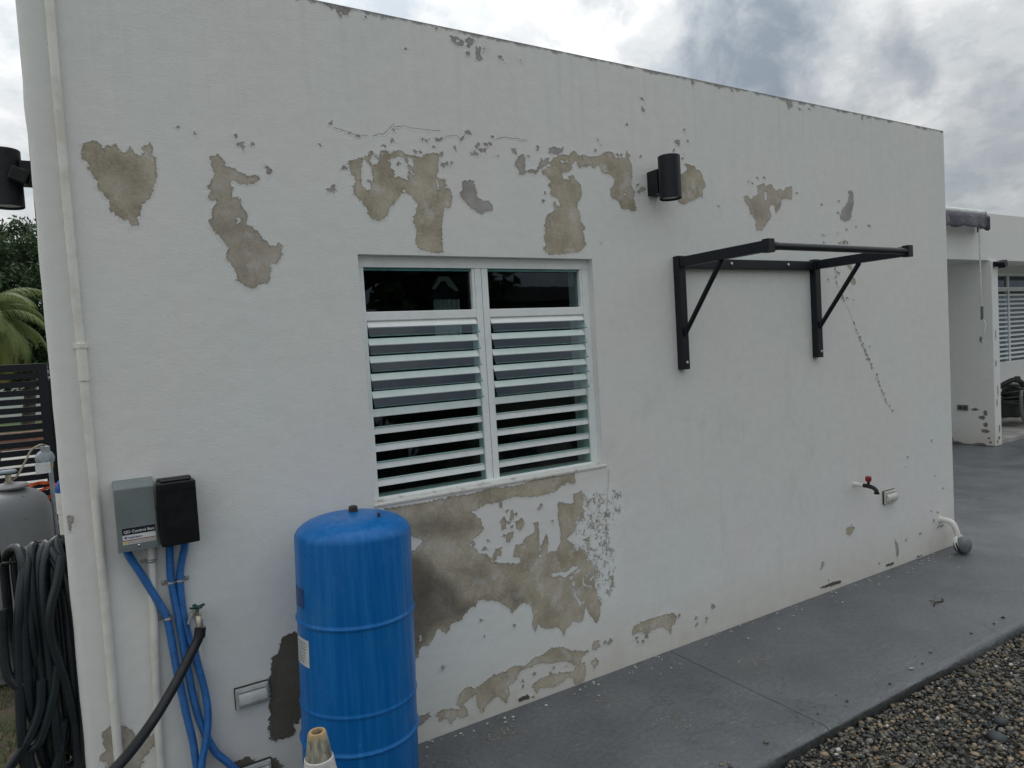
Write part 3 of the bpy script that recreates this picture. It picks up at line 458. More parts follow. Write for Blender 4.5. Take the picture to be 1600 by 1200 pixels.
# ------------------------------------------------------------------ ground, walkway, patio, gravel
def ground_mat():
    m = bpy.data.materials.new('dirt_and_lawn'); m.use_nodes = True; t = m.node_tree; b = t.nodes['Principled BSDF']
    g = N(t, 'ShaderNodeTexCoord'); v = g.outputs['Object']
    dirt = ramp(t, noise_n(t, v, 6, 8, .7), [(.3, (.07, .055, .038)), (.5, (.13, .10, .07)), (.7, (.19, .155, .11))])
    gr = ramp(t, noise_n(t, v, 25, 6, .7), [(.3, (.035, .06, .018)), (.7, (.10, .15, .045))])
    s = N(t, 'ShaderNodeSeparateXYZ'); wire(t, v, s.inputs[0])
    far = N(t, 'ShaderNodeMapRange', clamp=True); far.inputs[1].default_value = 17.8; far.inputs[2].default_value = 18.4; wire(t, s.outputs[1], far.inputs[0])
    patch = ramp(t, noise_n(t, v, 1.6, 5, .6), [(.48, (0, 0, 0)), (.58, (1, 1, 1))])
    wire(t, mixc(t, math_n(t, 'MAXIMUM', far.outputs[0], math_n(t, 'MULTIPLY', patch, .7)), dirt, gr), b.inputs['Base Color']); b.inputs['Roughness'].default_value = .95
    bn = N(t, 'ShaderNodeBump'); bn.inputs['Distance'].default_value = .03; wire(t, noise_n(t, v, 30, 6, .7), bn.inputs['Height']); wire(t, bn.outputs[0], b.inputs['Normal'])
    return m
mb = MB(); mb.add([(-300,-300,-.12),(300,-300,-.12),(300,400,-.12),(-300,400,-.12)], [(0,1,2,3)])
tag(mb.build('ground', ground_mat()), kind='structure')
DRIVE = pmat('pale_concrete', (.42, .41, .38), .85, c2=(.30, .29, .27), scale=4, bump=.002)
mb = MB(); mb.bounds((-6, 4.9, -.25), (-.13, 17.6, -.10)); tag(mb.build('driveway', DRIVE), kind='structure')
def deck_mat():
    m = bpy.data.materials.new('grey_deck_paint'); m.use_nodes = True; t = m.node_tree; b = t.nodes['Principled BSDF']
    g = N(t, 'ShaderNodeTexCoord'); v = g.outputs['Object']
    a = noise_n(t, v, 2.2, 6, .6); c = noise_n(t, v, 45, 7, .72)
    base = ramp(t, a, [(.38, (.098, .107, .118)), (.5, (.118, .128, .139)), (.62, (.140, .150, .161))])
    base = mixc(t, .22, base, ramp(t, c, [(.40, (.058, .064, .07)), (.60, (.20, .212, .222))]))
    # brush streaks and worn pale flecks
    mp_ = N(t, 'ShaderNodeMapping'); mp_.inputs['Scale'].default_value = (1, 5, 1); wire(t, v, mp_.inputs[0])
    base = mixc(t, math_n(t, 'MULTIPLY', ramp(t, noise_n(t, mp_.outputs[0], 14, 8, .75), [(.58, (0, 0, 0)), (.68, (1, 1, 1))]), .5), base, (.36, .365, .37))
    dirtm = math_n(t, 'MULTIPLY', ramp(t, noise_n(t, v, 2.4, 3, .5), [(.56, (0, 0, 0)), (.66, (1, 1, 1))]), ramp(t, noise_n(t, v, 120, 3, .6), [(.60, (0, 0, 0)), (.66, (1, 1, 1))]))
    base = mixc(t, math_n(t, 'MULTIPLY', dirtm, .75), base, (.40, .34, .25))
    fl = N(t, 'ShaderNodeTexVoronoi'); fl.inputs['Scale'].default_value = 28; wire(t, v, fl.inputs['Vector'])
    base = mixc(t, ramp(t, fl.outputs['Distance'], [(.035, (.8, .8, .8)), (.055, (0, 0, 0))]), base, (.38, .37, .35))
    blot = ramp(t, noise_n(t, v, 1.1, 8, .68, .8), [(.53, (0, 0, 0)), (.60, (1, 1, 1))])
    base = mixc(t, math_n(t, 'MULTIPLY', blot, .22), base, (.075, .08, .084))

    hair = ramp(t, math_n(t, 'ABSOLUTE', math_n(t, 'SUBTRACT', noise_n(t, v, .9, 7, .55, .4), .5)), [(.0012, (1, 1, 1)), (.0028, (0, 0, 0))])
    base = mixc(t, math_n(t, 'MULTIPLY', hair, .55), base, (.05, .053, .056))
    dk = ramp(t, noise_n(t, v, 75, 4, .7), [(.30, (1, 1, 1)), (.36, (0, 0, 0))])
    base = mixc(t, math_n(t, 'MULTIPLY', dk, .55), base, (.035, .037, .04))
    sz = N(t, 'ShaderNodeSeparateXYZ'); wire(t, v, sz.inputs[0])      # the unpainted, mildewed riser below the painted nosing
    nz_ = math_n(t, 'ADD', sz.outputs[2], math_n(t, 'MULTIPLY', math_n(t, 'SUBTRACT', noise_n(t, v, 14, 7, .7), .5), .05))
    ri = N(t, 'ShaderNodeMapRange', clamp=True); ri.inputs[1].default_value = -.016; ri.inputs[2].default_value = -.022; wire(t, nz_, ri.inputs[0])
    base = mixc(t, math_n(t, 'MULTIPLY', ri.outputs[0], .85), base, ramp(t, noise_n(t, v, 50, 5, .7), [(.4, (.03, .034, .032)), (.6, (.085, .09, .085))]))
    wire(t, base, b.inputs['Base Color'])
    wire(t, ramp(t, a, [(.4, (.30, .30, .30)), (.6, (.5, .5, .5))]), b.inputs['Roughness'])
    bn = N(t, 'ShaderNodeBump'); bn.inputs['Distance'].default_value = .004
    wire(t, math_n(t, 'ADD', c, math_n(t, 'MULTIPLY', noise_n(t, v, 160, 3), .4)), bn.inputs['Height']); wire(t, bn.outputs[0], b.inputs['Normal'])
    return m
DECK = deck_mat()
walk = bpy.data.objects.new('walkway', None); col.objects.link(walk); walk.location = (3, -.45, 0); tag(walk, kind='structure')
joints = [-.1, 2.40, 5.182]
def slab(x0, x1, y0, y1):
    # top with a rounded, slightly wavy front arris
    n = max(2, int((x1-x0)/.04)); prof = [(0, -.2), (.004, -.10), (-.003, -.05), (0, -.030), (.006, -.013), (.016, -.004), (.034, 0)]
    v = []; f = []; xs = [x0+.0015+(x1-x0-.003)*i/n for i in range(n+1)]
    for x in xs:
        for j, (dy, z) in enumerate(prof):
            w = mnoise.noise((x*2.2, j*.35, 0))*.012+mnoise.noise((x*13, j, 4))*.004
            v.append((x, y0+dy+w*(1 if j < 6 else .2), z+(mnoise.noise((x*9, 0, j))*.002 if j in (1, 2, 3) else 0)))
        v.append((x, y1, 0)); v.append((x, y1, -.2))
    m = len(prof)+2
    for i in range(n):
        for j in range(m-1): f.append((i*m+j, (i+1)*m+j, (i+1)*m+j+1, i*m+j+1))
    f.append(tuple(range(m))); f.append(tuple(n*m+j for j in range(m))[::-1])
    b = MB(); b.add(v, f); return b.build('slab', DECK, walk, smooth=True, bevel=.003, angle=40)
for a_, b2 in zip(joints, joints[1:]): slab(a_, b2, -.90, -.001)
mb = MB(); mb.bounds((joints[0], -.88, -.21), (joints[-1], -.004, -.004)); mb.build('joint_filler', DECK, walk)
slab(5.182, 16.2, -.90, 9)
# gravel bed
GRAVB = pmat('gravel_bed', (.07, .065, .055), .95, c2=(.025, .025, .022), scale=45, bump=.01)
gb = MB(); gb.add([(-2,-9,-.062),(18,-9,-.062),(18,-.86,-.062),(-2,-.86,-.062)], [(0,1,2,3)]); tag(gb.build('gravel_ground', GRAVB), kind='structure')
def make_gravel():
    t = bmesh.new(); bmesh.ops.create_icosphere(t, subdivisions=1, radius=1.); t.verts.ensure_lookup_table()
    bases = []
    rng = np.random.RandomState(5)
    V0 = np.array([v.co[:] for v in t.verts]); F0 = np.array([[l.index for l in f.verts] for f in t.faces]); t.free()
    for k in range(12):
        V = V0.copy()
        for _ in range(3):
            d = rng.normal(size=3); d /= np.linalg.norm(d); h = rng.uniform(.55, .85); s = V@d; V -= np.outer(np.clip(s-h, 0, 9)*.9, d)
        V *= 1+rng.uniform(-.1, .1, (len(V), 1)); bases.append(V)
    vs, fs, cs = [], [], []; k = 0
    pal = np.array([(.055,.052,.042),(.07,.065,.055),(.085,.082,.07),(.032,.036,.038),(.11,.095,.07),(.16,.13,.09),(.05,.06,.065),(.13,.12,.105),(.022,.023,.023),(.19,.15,.10)])
    n = 17000
    for i in range(n):
        x = 1.6+rng.uniform()*3.1; y = -.905-rng.uniform()**1.1*.8
        s = rng.choice([.004, .006, .0085, .012], p=[.24, .38, .28, .10])*rng.uniform(.8, 1.2)
        if rng.uniform() < .0012: s = .032
        sc3 = np.array([s*rng.uniform(.9, 1.5), s*rng.uniform(.8, 1.1), s*rng.uniform(.45, .75)])
        V = bases[rng.randint(12)]*sc3; a = rng.uniform(0, 6.28); tl = rng.normal()*.35
        V = V@np.array([[1,0,0],[0,math.cos(tl),-math.sin(tl)],[0,math.sin(tl),math.cos(tl)]]); V = V@np.array([[math.cos(a),-math.sin(a),0],[math.sin(a),math.cos(a),0],[0,0,1]])
        z = -.058+s*.45+rng.uniform()*.010+.006*math.sin(x*5)*math.sin(y*7)+max(0, (-y-1.1))*.03
        if i < 26: y = -.86+abs(rng.normal())*.05; z = s*.35+.001
        vs.append(V+[x, y, z]); fs.append(F0+k); k += len(V)
        c = pal[rng.randint(len(pal))]*rng.uniform(.8, 1.9)
        if rng.uniform() < .012: c = np.array((.55, .55, .52))
        elif rng.uniform() < .03: c = np.array((.26, .17, .09))
        cs.append(np.tile([*c, 1.], (len(V), 1)))
    V = np.concatenate(vs); F = np.concatenate(fs); Cc = np.concatenate(cs)
    me = bpy.data.meshes.new('gravel'); me.from_pydata(V.tolist(), [], F.tolist()); me.polygons.foreach_set('use_smooth', np.ones(len(F), bool))
    a = me.color_attributes.new('stone', 'FLOAT_COLOR', 'POINT'); a.data.foreach_set('color', Cc.astype(np.float32).ravel())
    m = bpy.data.materials.new('pebble'); m.use_nodes = True; t = m.node_tree; b = t.nodes['Principled BSDF']
    at = N(t, 'ShaderNodeAttribute'); at.attribute_name = 'stone'; g = N(t, 'ShaderNodeTexCoord')
    wire(t, mixc(t, .5, at.outputs['Color'], ramp(t, noise_n(t, g.outputs['Object'], 160, 5, .7), [(.3, (.5, .5, .5)), (.7, (1.4, 1.36, 1.3))]), 'MULTIPLY'), b.inputs['Base Color'])
    b.inputs['Roughness'].default_value = .62; me.materials.append(m)
    o = bpy.data.objects.new('gravel', me); col.objects.link(o); tag(o, 'dark mixed river pebbles beside the grey walkway', 'gravel', kind='stuff')
make_gravel()
# dry leaves and a twig on the walkway
LEAFM = pmat('dry_leaf', (.50, .40, .25), .8, c2=(.30, .23, .14), scale=60)
TWIG = pmat('twig_bark', (.05, .04, .03), .9, scale=80)
mb = MB(); mb.tube(spline([(3.93,-.505,.006),(3.98,-.49,.008),(4.03,-.50,.006),(4.07,-.48,.005)], 5), .004, 5); mb.tube([(3.98,-.49,.008),(3.99,-.45,.006)], .0025, 5)
tag(mb.build('twig', TWIG), 'small dark twig lying on the grey walkway', 'twig')
rng = random.Random(4); mb = MB()
for cx_, cy_, n in ((1.32,-.14,50),(1.95,-.50,40),(2.62,-.36,35),(1.85,-.22,30),(2.95,-.76,18)):
    for i in range(n):
        x = cx_+rng.gauss(0, .05); y = cy_+rng.gauss(0, .035); y = max(-.84, min(-.03, y)); s = rng.uniform(.002, .006); a = rng.uniform(0, 6.28)
        mb.box((x, y, .0015), (s, s*.6, .0022), rz(a))
tag(mb.build('litter', LEAFM), 'scattered tan crumbs of flaked render on the grey walkway', 'debris', kind='stuff')
rng = random.Random(14); mb = MB()
for i in range(95):
    x = rng.uniform(.95, 5.0); y = -.012-abs(rng.gauss(0, .10))*(1.6 if i % 4 == 0 else .6); s = rng.uniform(.003, .010); n = rng.randint(4, 6); a0 = rng.uniform(0, 6)
    ring = [(x+s*rng.uniform(.5, 1)*math.cos(a0+6.283*k/n), y+s*rng.uniform(.4, .9)*math.sin(a0+6.283*k/n)) for k in range(n)]
    mb.add([(p, q, .0012) for p, q in ring]+[(p, q, .0028+rng.uniform(0, .0015)) for p, q in ring], [tuple(range(n, 2*n))]+[(k, (k+1) % n, n+(k+1) % n, n+k) for k in range(n)])
tag(mb.build('paint_flakes', pmat('flake_paint', (.62, .62, .59), .8, c2=(.42, .39, .33), scale=18)), 'small pale paint flakes fallen along the foot of the wall', 'debris', kind='stuff')
# grass tufts beside the gas cylinder
def grass():
    rg = np.random.RandomState(8); V = []; F = []; k = 0
    for i in range(16000):
        x = rg.uniform(-1.3, -.14); y = rg.uniform(-.3, 3.6)
        if mnoise.noise((x*2.1, y*2.1, 3)) < -.12+.2*(y < 1.3): continue
        h = rg.uniform(.015, .05); a = rg.uniform(0, 6.28); w = .0022; l = rg.normal()*.5*h, rg.normal()*.5*h
        V += [(x-w*math.cos(a), y-w*math.sin(a), -.12), (x+w*math.cos(a), y+w*math.sin(a), -.12), (x+l[0], y+l[1], -.12+h)]; F.append((k, k+1, k+2)); k += 3
    b = MB(); b.add(V, F); o = b.build('grass', pmat('grass_blade', (.12, .17, .05), .6, c2=(.05, .085, .022), scale=8)); tag(o, 'short patchy grass on the dirt beside the house', 'grass', kind='stuff')
grass()

# ------------------------------------------------------------------ things on the wall
# wall lamps
LENS = pmat('lamp_lens', (.55, .57, .57), .3, scale=30)
def wall_lamp(cx, cy, z0, z1, box, label):
    o = empty('wall_lamp', (cx, cy, z0), label, 'lamp', 'cylinder wall lamps')
    b = MB(); r = .053
    b.lathe([(r-.004, z0+.012), (r-.002, z0), (r, z0+.002), (r, z1-.002), (r-.002, z1), (r-.006, z1-.001), (r-.006, z1-.02)], (cx, cy, 0), 40, capb=False, capt=True)
    b.build('lamp_body', BLACK, o, smooth=True)
    b = MB(); b.lathe([(r-.004, z0+.010), (.001, z0+.0095)], (cx, cy, 0), 40, capb=False, capt=False); b.build('lens', LENS, o)
    b = MB().bounds(*box); b.build('mounting_box', BLACK, o, bevel=.003)
    return o
wall_lamp(2.449, -.115, 2.258, 2.463, ((2.408, -.072, 2.295), (2.482, .0, 2.41)), 'black cylinder wall lamp on the peeling wall above the bracket')
l2 = wall_lamp(-.222, .58, 2.215, 2.425, ((-.175, .545, 2.30), (-.118, .615, 2.385)), 'black cylinder wall lamp with sensor on the house corner')
MB().bounds((-.130, .53, 2.27), (-.118, .63, 2.405)).build('back_plate', BLACK, l2, bevel=.002)
MB().box((-.176, .50, 2.315), (.055, .045, .05), Matrix.Rotation(R(22), 3, 'Y')).build('sensor', PLASTIC_BLACK, l2, bevel=.004)
MB().bar((-.155, .51, 2.31), (-.122, .54, 2.30), .03, .04).build('sensor_arm', PLASTIC_BLACK, l2, bevel=.003)
# pull-up bar bracket
br = empty('pull_up_bracket', (3.1, 0, 1.42), 'black steel pull-up bar bracket bolted to the wall beyond the window', 'bracket')
PL, PR, ZT, ZB, OUT = 2.58, 3.672, 2.0, 1.425, -.575
for X in (PL, PR):
    MB().bounds((X-.024, -.040, ZB), (X+.024, -.0, ZT)).build('post', BLACK, br, bevel=.003)
    MB().bounds((X-.018, OUT, ZT-.058), (X+.018, -.041, ZT-.008)).build('arm', BLACK, br, bevel=.003)
    MB().bounds((X-.021, OUT-.006, ZT-.063), (X+.021, OUT+.030, ZT-.003)).build('end_socket', BLACK, br, bevel=.002)
    MB().tube([(X, -.035, ZT-.40), (X, -.295, ZT-.058)], .0125, 12).build('brace', BLACK, br, smooth=True)
    for z in (ZB+.035,):
        MB().lathe([(.008, 0), (.008, .004), (.004, .007)], (X+.003, -.040, z), 10, Matrix.Rotation(R(90), 3, 'X')).build('bolt', SCREW, br)
    MB().lathe([(.009, 0), (.009, .006)], (X, -.040, ZT-.385), 6, Matrix.Rotation(R(90), 3, 'X')).build('bolt', BLACK, br)
MB().bounds((PL+.025, -.036, ZT-.062), (PR-.025, -.004, ZT-.012)).build('cross_rail', BLACK, br, bevel=.003)
for X in (2.945, 3.41):
    MB().lathe([(.009, 0), (.009, .004), (.004, .007)], (X, -.036, ZT-.036), 10, Matrix.Rotation(R(90), 3, 'X')).build('bolt', SCREW, br)
MB().tube([(PL+.01, OUT+.012, ZT-.034), (PR-.01, OUT+.012, ZT-.034)], .0165, 18).build('grip_bar', BLACK, br, smooth=True)
MB().tube([(PL+.022, OUT+.012, ZT-.034), (PL+.05, OUT+.012, ZT-.034)], .0195, 18).build('collar', BLACK, br, smooth=True)
# vertical painted conduit near the corner
o = empty('conduit_pipe', (-.025, -.015, 0), 'long painted conduit running up the wall near the house corner', 'pipe')
pts = [(-.0265+.003*math.sin(z*2.1), -.014-.002*math.sin(z*3.3), z) for z in np.linspace(-.1, WT-.01, 30)]
MB().tube(pts, .0135, 14).build('pipe', PVC, o, smooth=True)
MB().tube([(-.0262, -.0145, 1.56), (-.0262, -.0145, 1.665)], .0155, 14).build('coupling', PVC, o, smooth=True)
cl_ = MB(); cl_.bounds((-.048, -.006, 1.662), (-.006, .0, 1.678)); cl_.lathe([(.0175, 1.662), (.0175, 1.678)], (-.026, -.0145, 0), 14); cl_.build('clamp', PVC, o, bevel=.001)
# control box
GREYBOX = pmat('grey_enamel', (.185, .215, .215), .42, c2=(.165, .193, .195), scale=10)
cb = empty('control_box', (.08, 0, 1.01), 'grey metal pump control box with printed label on the wall', 'control box')
mb = MB(); x0, x1, z0, z1, D_ = .026, .140, 1.012, 1.22, -.08
mb.add([(x0,0,z0),(x1,0,z0),(x1,D_,z0),(x0,D_,z0),(x0,0,z1+.008),(x1,0,z1+.008),(x1,D_+.012,z1+.002),(x0,D_+.012,z1+.002),(x1,D_,z1-.012),(x0,D_,z1-.012)],
       [(0,1,2,3),(4,7,6,5),(3,2,8,9),(9,8,6,7),(0,3,9,7,4),(1,5,6,8,2)])
mb.build('case', GREYBOX, cb, bevel=.0025)
MB().bounds((x0-.001, D_-.001, z0-.004), (x1+.001, -.004, z0+.001)).build('bottom_lip', GREYBOX, cb)
NAVY = pmat('label_navy', (.012, .016, .035), .35, scale=40); LWHITE = pmat('label_white', (.74, .75, .75), .4, c2=(.66, .67, .67), scale=30)
LRED = pmat('label_red', (.30, .06, .05), .4, scale=30); LTAN = pmat('label_tan', (.52, .48, .45), .45, c2=(.42, .38, .36), scale=120); LYEL = pmat('label_yellow', (.70, .62, .12), .4, scale=60); LBLUE = pmat('label_blue', (.02, .08, .25), .4, scale=40)
lx0, lx1, lz0, lz1 = .040, .134, 1.030, 1.083
lb = MB().bounds((lx0, D_-.0008, lz0), (lx1, D_, lz1)).build('label_plate', LWHITE, cb)
MB().bounds((lx0, D_-.0013, lz1-.022), (lx1, D_-.0009, lz1)).build('label_band', NAVY, lb)
MB().bounds((lx0, D_-.0013, lz0+.012), (lx1, D_-.0009, lz0+.0145)).build('label_rule', LRED, lb)
MB().bounds((lx0+.014, D_-.0013, lz0+.002), (lx1-.001, D_-.0009, lz0+.0105)).build('label_print', LTAN, lb)
for q in (0, 1): MB().bounds((lx0+.002+q*.006, D_-.0013, lz0+.002), (lx0+.007+q*.006, D_-.0009, lz0+.010)).build('label_mark', LYEL, lb)
MB().box((lx0+.009, D_-.0011, lz0+.0225), (.006, .0004, .006), Matrix.Rotation(R(45), 3, 'Y')).build('label_emblem', LBLUE, lb)
text('QD Control Box', .0122, (lx0+.004, D_-.0024, lz1-.0160), LWHITE, lb, 'lettering', sx=1.02)
text('Franklin Electric', .0062, (lx0+.0145, D_-.0024, lz0+.0205), LBLUE, lb, 'lettering', sx=1.0)
MB().lathe([(.0042, 0), (.0042, .002), (.002, .004)], (.084, D_, z0+.011), 12, Matrix.Rotation(R(90), 3, 'X')).build('screw', SCREW, cb, smooth=True)
# black switch box
bb = empty('switch_box', (.2, 0, 1.0), 'black plastic box beside the grey control box', 'junction box')
x0, x1, z0, z1, D_ = .147, .262, 1.005, 1.212, -.10
MB().bounds((x0+.006, -.045, z0+.006), (x1-.006, 0, z1+.006)).build('base', PLASTIC_BLACK, bb, bevel=.004)
MB().bounds((x0, D_, z0), (x1, -.046, z1)).build('cover', PLASTIC_BLACK, bb, bevel=.005, seg=3)
MB().bounds((x0+.012, -.085, z1), (x1-.012, -.06, z1+.006)).build('hinge', PLASTIC_BLACK, bb, bevel=.002)
MB().bounds((x0+.001, D_-.002, z1-.026), (x1-.001, D_, z1-.0235)).build('cover_ridge', PLASTIC_BLACK, bb)
# white conduit below the control box
o = empty('conduit_pipe', (.115, -.015, 0), 'white conduit dropping from the grey control box', 'pipe')
MB().tube(spline([(.121,-.018,1.02),(.118,-.016,.93),(.108,-.014,.7),(.098,-.014,.45),(.092,-.014,.2),(.088,-.014,-.1)], 6), .0132, 14).build('pipe', PVC, o, smooth=True)
def strap(parent, c, w, r, holes=(-1,)):
    b = MB(); b.tube([(c[0]+r*1.15*math.cos(a), c[1]-r*1.15*math.sin(a), c[2]) for a in np.linspace(0, math.pi, 9)], .0022, 6)
    b.lathe([(r+.0016, -.006), (r+.0016, .006)], c, 16)
    for s_ in holes: b.bounds((c[0]+s_*(r+.001), -.004, c[2]-.0065), (c[0]+s_*(r+.017), -.0005, c[2]+.0065))
    o_ = b.build('strap', STEEL, parent)
    for s_ in holes:
        MB().lathe([(.0035, 0), (.0035, .002), (.0015, .003)], (c[0]+s_*(r+.011), -.004, c[2]), 8, Matrix.Rotation(R(90), 3, 'X')).build('screw', SCREW, o_)
strap(o, (.117, -.016, .951), .02, .0135)
# blue corrugated conduits
BLUEC = pmat('blue_conduit', (.018, .16, .46), .38, c2=(.014, .125, .37), scale=30)
def corrugated(pts, rad, label, group='blue conduits'):
    P = resample(spline(pts, 24), .0019); rads = [rad*(1.0+.12*math.cos(i*2*math.pi/3.)) for i in range(len(P))]
    o_ = MB().tube(P, rad, 12, rads=rads).build('flexible_conduit', BLUEC, smooth=True, angle=80); tag(o_, label, 'conduit', group); return o_
c1 = corrugated([(.049,-.026,1.02),(.054,-.027,.985),(.087,-.028,.909),(.131,-.026,.801),(.150,-.022,.742),(.163,-.035,.589),(.180,-.035,.429),(.194,-.04,.318),(.199,-.045,.232),(.215,-.05,.02)], .0118, 'blue corrugated conduit leaving the grey control box and slanting right')
c2 = corrugated([(.176,-.03,1.02),(.174,-.03,.981),(.171,-.02,.875),(.184,-.022,.734),(.193,-.028,.606),(.217,-.028,.399),(.257,-.03,.262),(.302,-.03,.194),(.40,-.04,.05)], .0118, 'blue corrugated conduit from the black box that ends swinging right toward the tank')
c3 = corrugated([(.222,-.03,1.02),(.219,-.03,.978),(.198,-.02,.873),(.203,-.018,.707),(.231,-.022,.565),(.247,-.048,.43),(.236,-.058,.326),(.210,-.075,.228),(.20,-.09,.02)], .0118, 'blue corrugated conduit from the black box that bows right then back left')
strap(c2, (.1715, -.018, .865), .02, .012, (-1,)); strap(c3, (.198, -.018, .866), .02, .012, (1,)); strap(c1, (.1515, -.021, .748), .02, .012, (-1,))
# faint pvc pipe behind the conduits
o = MB().tube([(.246,-.011,.66),(.238,-.011,.5),(.222,-.011,.3),(.21,-.011,-.1)], .009, 12).build('thin_pipe', PVC, smooth=True); tag(o, 'thin white water pipe behind the blue conduits under the faucet', 'pipe')
# faucet with green wheel and black hose
fa = empty('faucet', (.236, 0, .73), 'brass faucet with green wheel handle feeding the black hose', 'faucet')
BRASS = pmat('worn_chrome', (.55, .53, .47), .32, .85, c2=(.38, .34, .26), scale=50); GREEN = pmat('green_enamel', (.006, .06, .035), .4, scale=40)
MB().tube([(.236, .0, .742), (.236, -.045, .742)], .011, 12).build('inlet', BRASS, fa, smooth=True)
MB().tube(spline([(.236,-.035,.742),(.238,-.06,.745),(.240,-.075,.735),(.241,-.08,.715)], 5), .012, 12, rads=None).build('spout', BRASS, fa, smooth=True)
MB().lathe([(.016, 0), (.016, .012), (.013, .014)], (.241, -.08, .700), 16).build('collar', BRASS, fa, smooth=True)
MB().tube([(.238, -.058, .75), (.240, -.062, .772)], .006, 10).build('stem', BRASS, fa, smooth=True)
hw = MB()
for a in (20, 110, 200, 290): hw.bar((.240, -.062, .774), (.240+.024*math.cos(R(a)), -.062+.024*math.sin(R(a)), .779), .012, .006)
hw.lathe([(.009, .770), (.009, .780)], (.240, -.062, 0), 12); hw.build('wheel_handle', GREEN, fa, bevel=.001)
TAGM = pmat('paper_tag', (.72, .74, .76), .6, scale=40)
tg = MB(); tg.add([(.205,-.055,.725),(.215,-.058,.752),(.232,-.05,.765),(.235,-.045,.758),(.222,-.05,.742),(.21,-.052,.722)], [(0,1,2,3,4,5)])
sd = tg.build('tag', TAGM, fa); md = sd.modifiers.new('thick', 'SOLIDIFY'); md.thickness = .001
RUBBER = pmat('black_rubber_hose', (.006, .0065, .007), .5, c2=(.011, .012, .013), scale=25, bump=.0006, bscale=120)
HOSEB = pmat('dark_green_black_hose', (.012, .018, .022), .28, c2=(.018, .026, .031), scale=9, bump=.0004, bscale=150)
hs = empty('supply_hose', (.1, -.2, .5), 'thick black hose curving down from the faucet to the left', 'hose')
P = spline([(.241,-.08,.712),(.236,-.085,.685),(.205,-.105,.64),(.135,-.17,.562),(.06,-.255,.505),(-.02,-.36,.475),(-.13,-.47,.45),(-.3,-.55,.42),(-.5,-.5,.35)], 10)
MB().tube(P, .0155, 14).build('hose', RUBBER, hs, smooth=True)
MB().tube([(.2415,-.080,.712),(.2405,-.0815,.700),(.236,-.086,.680)], .0178, 14).build('hose_cuff', RUBBER, hs, smooth=True)
# outlet covers
COVER = pmat('clear_cover_plastic', (.55, .57, .55), .3, c2=(.44, .46, .44), scale=25); COVERW = pmat('cream_plastic', (.66, .65, .60), .35, c2=(.50, .48, .42), scale=25); GASK = pmat('gasket_dirt', (.05, .048, .04), .9, scale=40)
def outlet(cx, cz, w, h, mat, label, tilt=0.):
    o = empty('outlet_cover', (cx, 0, cz-h/2), label, 'outlet cover', 'weatherproof outlet covers')
    rt = Matrix.Rotation(tilt, 3, 'Y')
    MB().box((cx, -.004, cz), (w+.004, .008, h+.004), rt).build('gasket', GASK, o)
    MB().box((cx, -.014, cz), (w, .012, h), rt).build('plate', mat, o, bevel=.003)
    lid = MB(); n = 10; pr = [(-h*.40, -.020), (-h*.36, -.030), (-h*.2, -.038), (h*.1, -.036), (h*.26, -.026), (h*.30, -.020)]
    v = [(s*w*.43*(1 if 0 < i < 5 else .97)+cx, y, cz+z) for s in (-1, 1) for i, (z, y) in enumerate(pr)]
    m_ = len(pr); f = [(i, i+1, m_+i+1, m_+i) for i in range(m_-1)]+[tuple(range(m_))[::-1], tuple(range(m_, 2*m_)), (0, m_, 2*m_-1, m_-1)]
    lid.add(v, f); lid.build('lid', mat, o, smooth=True, bevel=.002, angle=60)
    MB().bounds((cx-w*.42, -.026, cz+h*.33), (cx+w*.42, -.020, cz+h*.41)).build('hinge', mat, o, bevel=.001)
    return o
outlet(.398, .402, .112, .072, COVER, 'clear plastic outlet cover low on the wall between the conduits and the dark patch')
outlet(.393, .118, .10, .07, COVER, 'outlet cover at the very foot of the wall, cut by the frame edge')
outlet(4.372, .478, .125, .082, COVERW, 'cream outlet cover beside the red-handled tap')
# small tap
tp = empty('garden_tap', (4.01, 0, .6), 'small tap with red handle on a white pipe stub', 'tap')
DKBR = pmat('dark_bronze', (.03, .028, .026), .45, .4, scale=50); REDP = pmat('red_handle', (.28, .02, .015), .4, c2=(.2, .015, .012), scale=40)
MB().tube([(4.01, .0, .615), (4.012, -.06, .613)], .013, 12).build('pipe_stub', pmat('white_pvc', (.78, .78, .76), .4, scale=20), tp, smooth=True)
MB().tube(spline([(4.012,-.058,.613),(4.014,-.09,.612),(4.016,-.12,.606),(4.018,-.137,.592),(4.018,-.14,.575)], 5), .0125, 12).build('spout', DKBR, tp, smooth=True)
MB().lathe([(.016, 0), (.016, .010)], (4.018, -.140, .570), 14).build('nozzle', DKBR, tp)
MB().tube([(4.014, -.092, .615), (4.014, -.092, .645)], .008, 10).build('stem', DKBR, tp, smooth=True)
MB().box((4.014, -.092, .658), (.040, .034, .030), rz(.5)).build('handle', REDP, tp, bevel=.006, seg=3)
